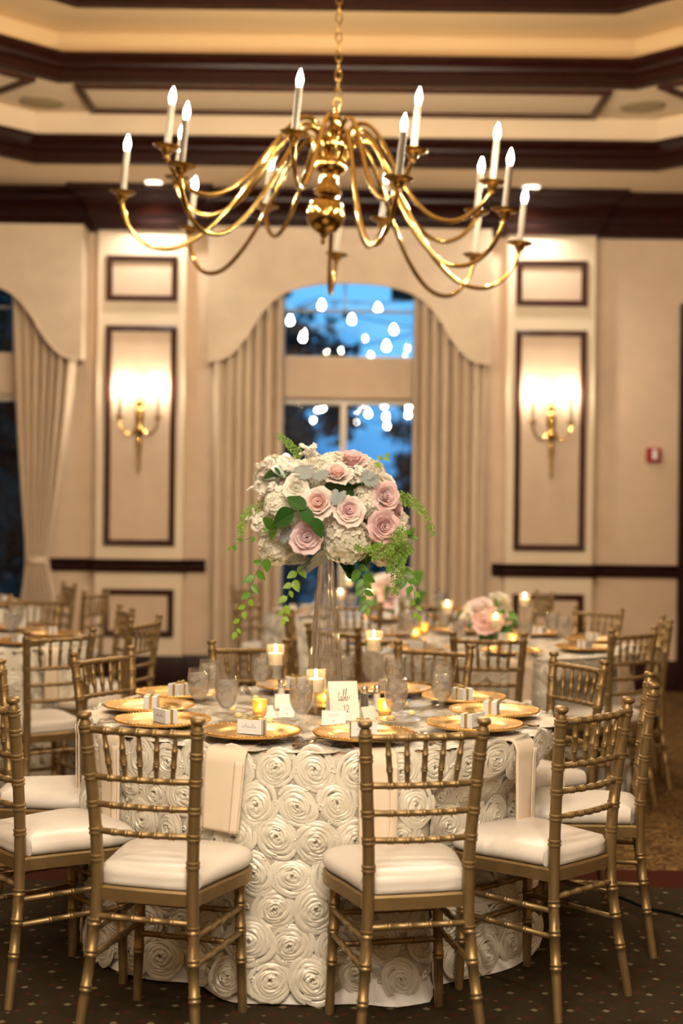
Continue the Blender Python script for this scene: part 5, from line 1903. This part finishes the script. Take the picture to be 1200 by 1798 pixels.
# green core that carries the stems
ob('moss_core', G().lathe([(0.02, -0.165), (0.07, -0.13), (0.15, -0.08), (0.18, 0.0), (0.17, 0.09), (0.09, 0.14), (0, 0.155)], 20), M['leaf'], bq)
ROSES = [(675, 182, 90, 'pink', None, 'dusty pink rose at the top of the bouquet', 0.0, (0.10, -0.45, 0.85)),
         (592, 266, 78, 'blush', 'blushdk', 'blush garden rose left below the top rose', 0.03, None),
         (372, 352, 68, 'ivory', None, 'ivory rose at the upper left', 0.05, (0.1, -1, 0.1)),
         (335, 300, 66, 'lilac', None, 'lilac pink rose behind the ivory rose', 0.0, (-0.5, -0.6, 0.5)),
         (492, 432, 86, 'blush', 'blushdk', 'open blush garden rose near the middle', 0.045, None),
         (660, 470, 80, 'blush', 'pink', 'blush rose with pink heart in the middle', 0.05, None),
         (432, 618, 84, 'lilac', None, 'lilac pink rose low on the left', 0.06, (0.0, -1, 0.0)),
         (862, 388, 76, 'pink', 'lilac', 'pink rose on the right, upper of two', 0.04, (0.35, -0.9, 0.2)),
         (928, 462, 62, 'pink', None, 'pink rose turned to the right side', 0.0, (0.9, -0.45, 0.1)),
         (855, 556, 84, 'pink', None, 'pink rose on the right, lower of two', 0.06, (0.25, -1, -0.05)),
         (866, 290, 62, 'ivory', None, 'ivory rose at the upper right', 0.0, (0.5, -0.2, 0.8))]
for k, (zx, zy, rz_, c, hh, lab, push, n) in enumerate(ROSES):
    p = bz(zx, zy, push=push - 0.015)
    rose(bq, p, n if n else nrm(p), rz_ / 3.243 / SCL, c, hh, lab, 60 + k)
for k, (zx, zy, s, push) in enumerate(((650, 632, 128, 0.0), (262, 672, 108, -0.03), (282, 440, 88, -0.02), (560, 235, 88, -0.05), (765, 420, 90, -0.03), (915, 610, 92, -0.05), (868, 708, 80, -0.06), (480, 310, 80, -0.06), (190, 560, 60, -0.01), (560, 520, 80, -0.05), (420, 520, 90, -0.08), (740, 260, 80, -0.08))):
    p = bz(zx, zy, push=push - 0.02)
    hydrangea(bq, p, nrm(p, 0.05), s / 3.243 / SCL * 0.92, k)
for k in range(9):            # far side of the bouquet
    a = R(20 + 17.5 * k)
    p = Vector((0.20 * math.cos(a), 0.17 * math.sin(a), (-0.07, 0.03, 0.10)[k % 3]))
    hydrangea(bq, p, nrm(p), 0.085, k)
for k, (zx, zy, s) in enumerate(((215, 240, 50), (175, 368, 52), (440, 172, 52), (338, 226, 40), (150, 535, 46), (690, 295, 44), (735, 282, 30), (255, 360, 26))):
    p = bz(zx, zy, push=0.01)
    freesia(bq, p, nrm(p, 0.3), s * 1.25 / 3.243 / SCL, 90 + k)
def L2(z0_, z1_, d0=None, d1=None, push=0.02):
    return bz(*z0_, depth=d0, push=push), bz(*z1_, depth=d1, push=push + 0.01)
for kind, za, zb, w in (('dark', (300, 300), (262, 192), 1.0), ('dark', (285, 288), (150, 280), 0.8), ('dark', (430, 465), (320, 395), 1.25), ('dark', (370, 480), (235, 555), 1.25), ('dark', (395, 455), (480, 560), 1.1), ('dark', (470, 510), (520, 625), 1.1),
                        ('vine', (240, 520), (200, 580), 1.6), ('vine', (270, 580), (205, 612), 1.4), ('dark', (600, 745), (690, 790), 1.7), ('dark', (690, 740), (640, 820), 1.6), ('dark', (715, 765), (800, 735), 1.2), ('dark', (650, 835), (735, 842), 1.3), ('vine', (750, 730), (800, 790), 1.2),
                        ('dark', (580, 740), (640, 700), 1.2), ('vine', (820, 660), (760, 690), 1.3)):
    p, q = L2(za, zb, push=0.075 if 300 < za[0] < 520 and za[1] > 380 and za[1] < 600 else 0.03)
    leaf(bq, kind, p, q, (0.1, -1, 0.35), w)
for za, zb, w in (((430, 300), (380, 195), 1.0), ((480, 300), (545, 250), 1.0), ((740, 320), (825, 262), 1.15), ((760, 300), (760, 230), 1.1), ((590, 440), (585, 350), 0.9), ((355, 600), (260, 620), 1.0), ((420, 680), (400, 840), 0.85), ((450, 690), (470, 842), 0.75), ((500, 700), (515, 845), 0.95), ((600, 420), (640, 360), 0.8)):
    p, q = L2(za, zb, push=0.045)
    leaf(bq, 'dusty', p, q, (0.1, -1, 0.3), w)
def VP(lst, y0, y1):
    n = len(lst)
    return [bz(x, y, depth=y0 + (y1 - y0) * i / (n - 1)) for i, (x, y) in enumerate(lst)]
vine(bq, VP([(215, 730), (160, 800), (125, 890), (105, 980), (70, 1060), (40, 1150)], -0.10, -0.14), 'mix', 11, 0.038, 1, lab='trailing vine hanging far left')
vine(bq, VP([(385, 770), (365, 850), (335, 920), (310, 1010), (305, 1070)], -0.12, -0.15), 'young', 9, 0.036, 2, lab='light green vine hanging left of the vase')
vine(bq, VP([(350, 560), (240, 585), (140, 620), (60, 650), (15, 680)], -0.20, -0.16), 'vine', 5, 0.026, 3, lab='thin tendril reaching left')
vine(bq, VP([(715, 770), (745, 850), (755, 920), (765, 1000)], -0.14, -0.17), 'vine', 10, 0.042, 4, lab='glossy vine hanging right of the vase')
vine(bq, VP([(940, 790), (985, 850), (1020, 900), (1035, 980), (1050, 1040)], -0.12, -0.15), 'mix', 8, 0.036, 5, lab='vine hanging at the right')
vine(bq, VP([(985, 610), (1010, 610), (1018, 590)], -0.05, -0.08), 'vine', 3, 0.034, 6, lab='short sprig at the right edge')
vine(bq, VP([(690, 260), (760, 220), (820, 195), (860, 165)], -0.06, -0.04), 'young', 6, 0.028, 7, lab='leafy sprig at the top right')
fern(bq, VP([(235, 440), (150, 465), (90, 500), (60, 560), (60, 615)], -0.08, -0.10), 0.028, 11, 14)
fern(bq, VP([(380, 175), (340, 120), (300, 80), (255, 50)], 0.0, 0.02), 0.026, 12, 9)
fern(bq, VP([(930, 390), (1010, 420), (1080, 480), (1140, 600)], -0.04, -0.06), 0.032, 13, 15)
fern(bq, VP([(955, 565), (920, 620), (870, 690), (790, 720)], -0.24, -0.25), 0.034, 14, 15)
fern(bq, VP([(980, 640), (950, 720), (930, 810), (918, 925)], -0.18, -0.19), 0.040, 15, 20)
fern(bq, VP([(940, 660), (900, 740), (890, 800)], -0.19, -0.20), 0.034, 16, 14)
fern(bq, VP([(650, 640), (760, 680), (840, 650)], -0.25, -0.26), 0.022, 17, 10)
ob('blue_pick', G().box((0, 0, 0), (0.010, 0.008, 0.012)), mat('blue_plastic', (0.02, 0.12, 0.35), 0.4), bq, bz(447, 722, depth=-0.20), smooth=False)

# ------------------------------------------------------------------ low flowers on the right back table
def low_bowl(px, d, lab, seed, s=1.0):
    p = P(px, 1110, d)
    vz = tag(empty('low_vase', (p.x, d, ZI)), 'low green vase under ' + lab, 'vase')
    ob('vase_body', G().lathe([(0, 0), (0.05, 0), (0.055, 0.005), (0.058, 0.085), (0.055, 0.085), (0.05, 0.008), (0, 0.008)], 20), M['leaf'], vz)
    b = tag(empty('low_bouquet', (p.x, d, ZI + 0.10)), lab, 'flowers')
    rr = random.Random(seed)
    ob('moss_core', G().lathe([(0.01, -0.085), (0.04, -0.05), (0.08, 0.0), (0.07, 0.06), (0, 0.09)], 14), M['leaf'], b)
    spots = [(-0.13, -0.02, 0.05, 'ivory'), (-0.02, -0.12, 0.04, 'pink'), (-0.06, -0.07, 0.11, 'blush'), (0.07, -0.08, 0.06, 'blush'), (0.06, -0.03, 0.16, 'ivory'), (0.10, 0.02, 0.10, 'ivory'), (-0.10, 0.06, 0.10, 'blush'), (0.0, 0.08, 0.12, 'ivory'), (0.12, 0.09, 0.03, 'pink'), (-0.14, 0.05, 0.0, 'pink')]
    for k, (x, y, z, c) in enumerate(spots):
        rose(b, (x * s, y * s, z * s), (x, y, z + 0.03), (0.058 if k not in (1, 2) else 0.075) * s, c, None, None, seed + k)
    for k in range(14):
        a = rr.uniform(0, 6.28)
        q = Vector((0.11 * math.cos(a), 0.11 * math.sin(a), rr.uniform(-0.04, 0.12))) * s
        leaf(b, 'dark' if k % 2 else 'vine', q, q + Vector((0.075 * math.cos(a), 0.075 * math.sin(a), rr.uniform(-0.03, 0.09))) * s, (rr.uniform(-0.5, 0.5), -1, 0.5), 1.4)
low_bowl(858, 8.0, 'low pink and white rose bouquet on the right back table', 200, 1.0)
pz = P(690, 1080, 10.25)
low_bowl(692, 10.2, 'pale rose bouquet on the middle back table', 230, 1.25)
low_bowl(-115, 7.9, 'low rose bouquet on the left back table', 260, 1.0)
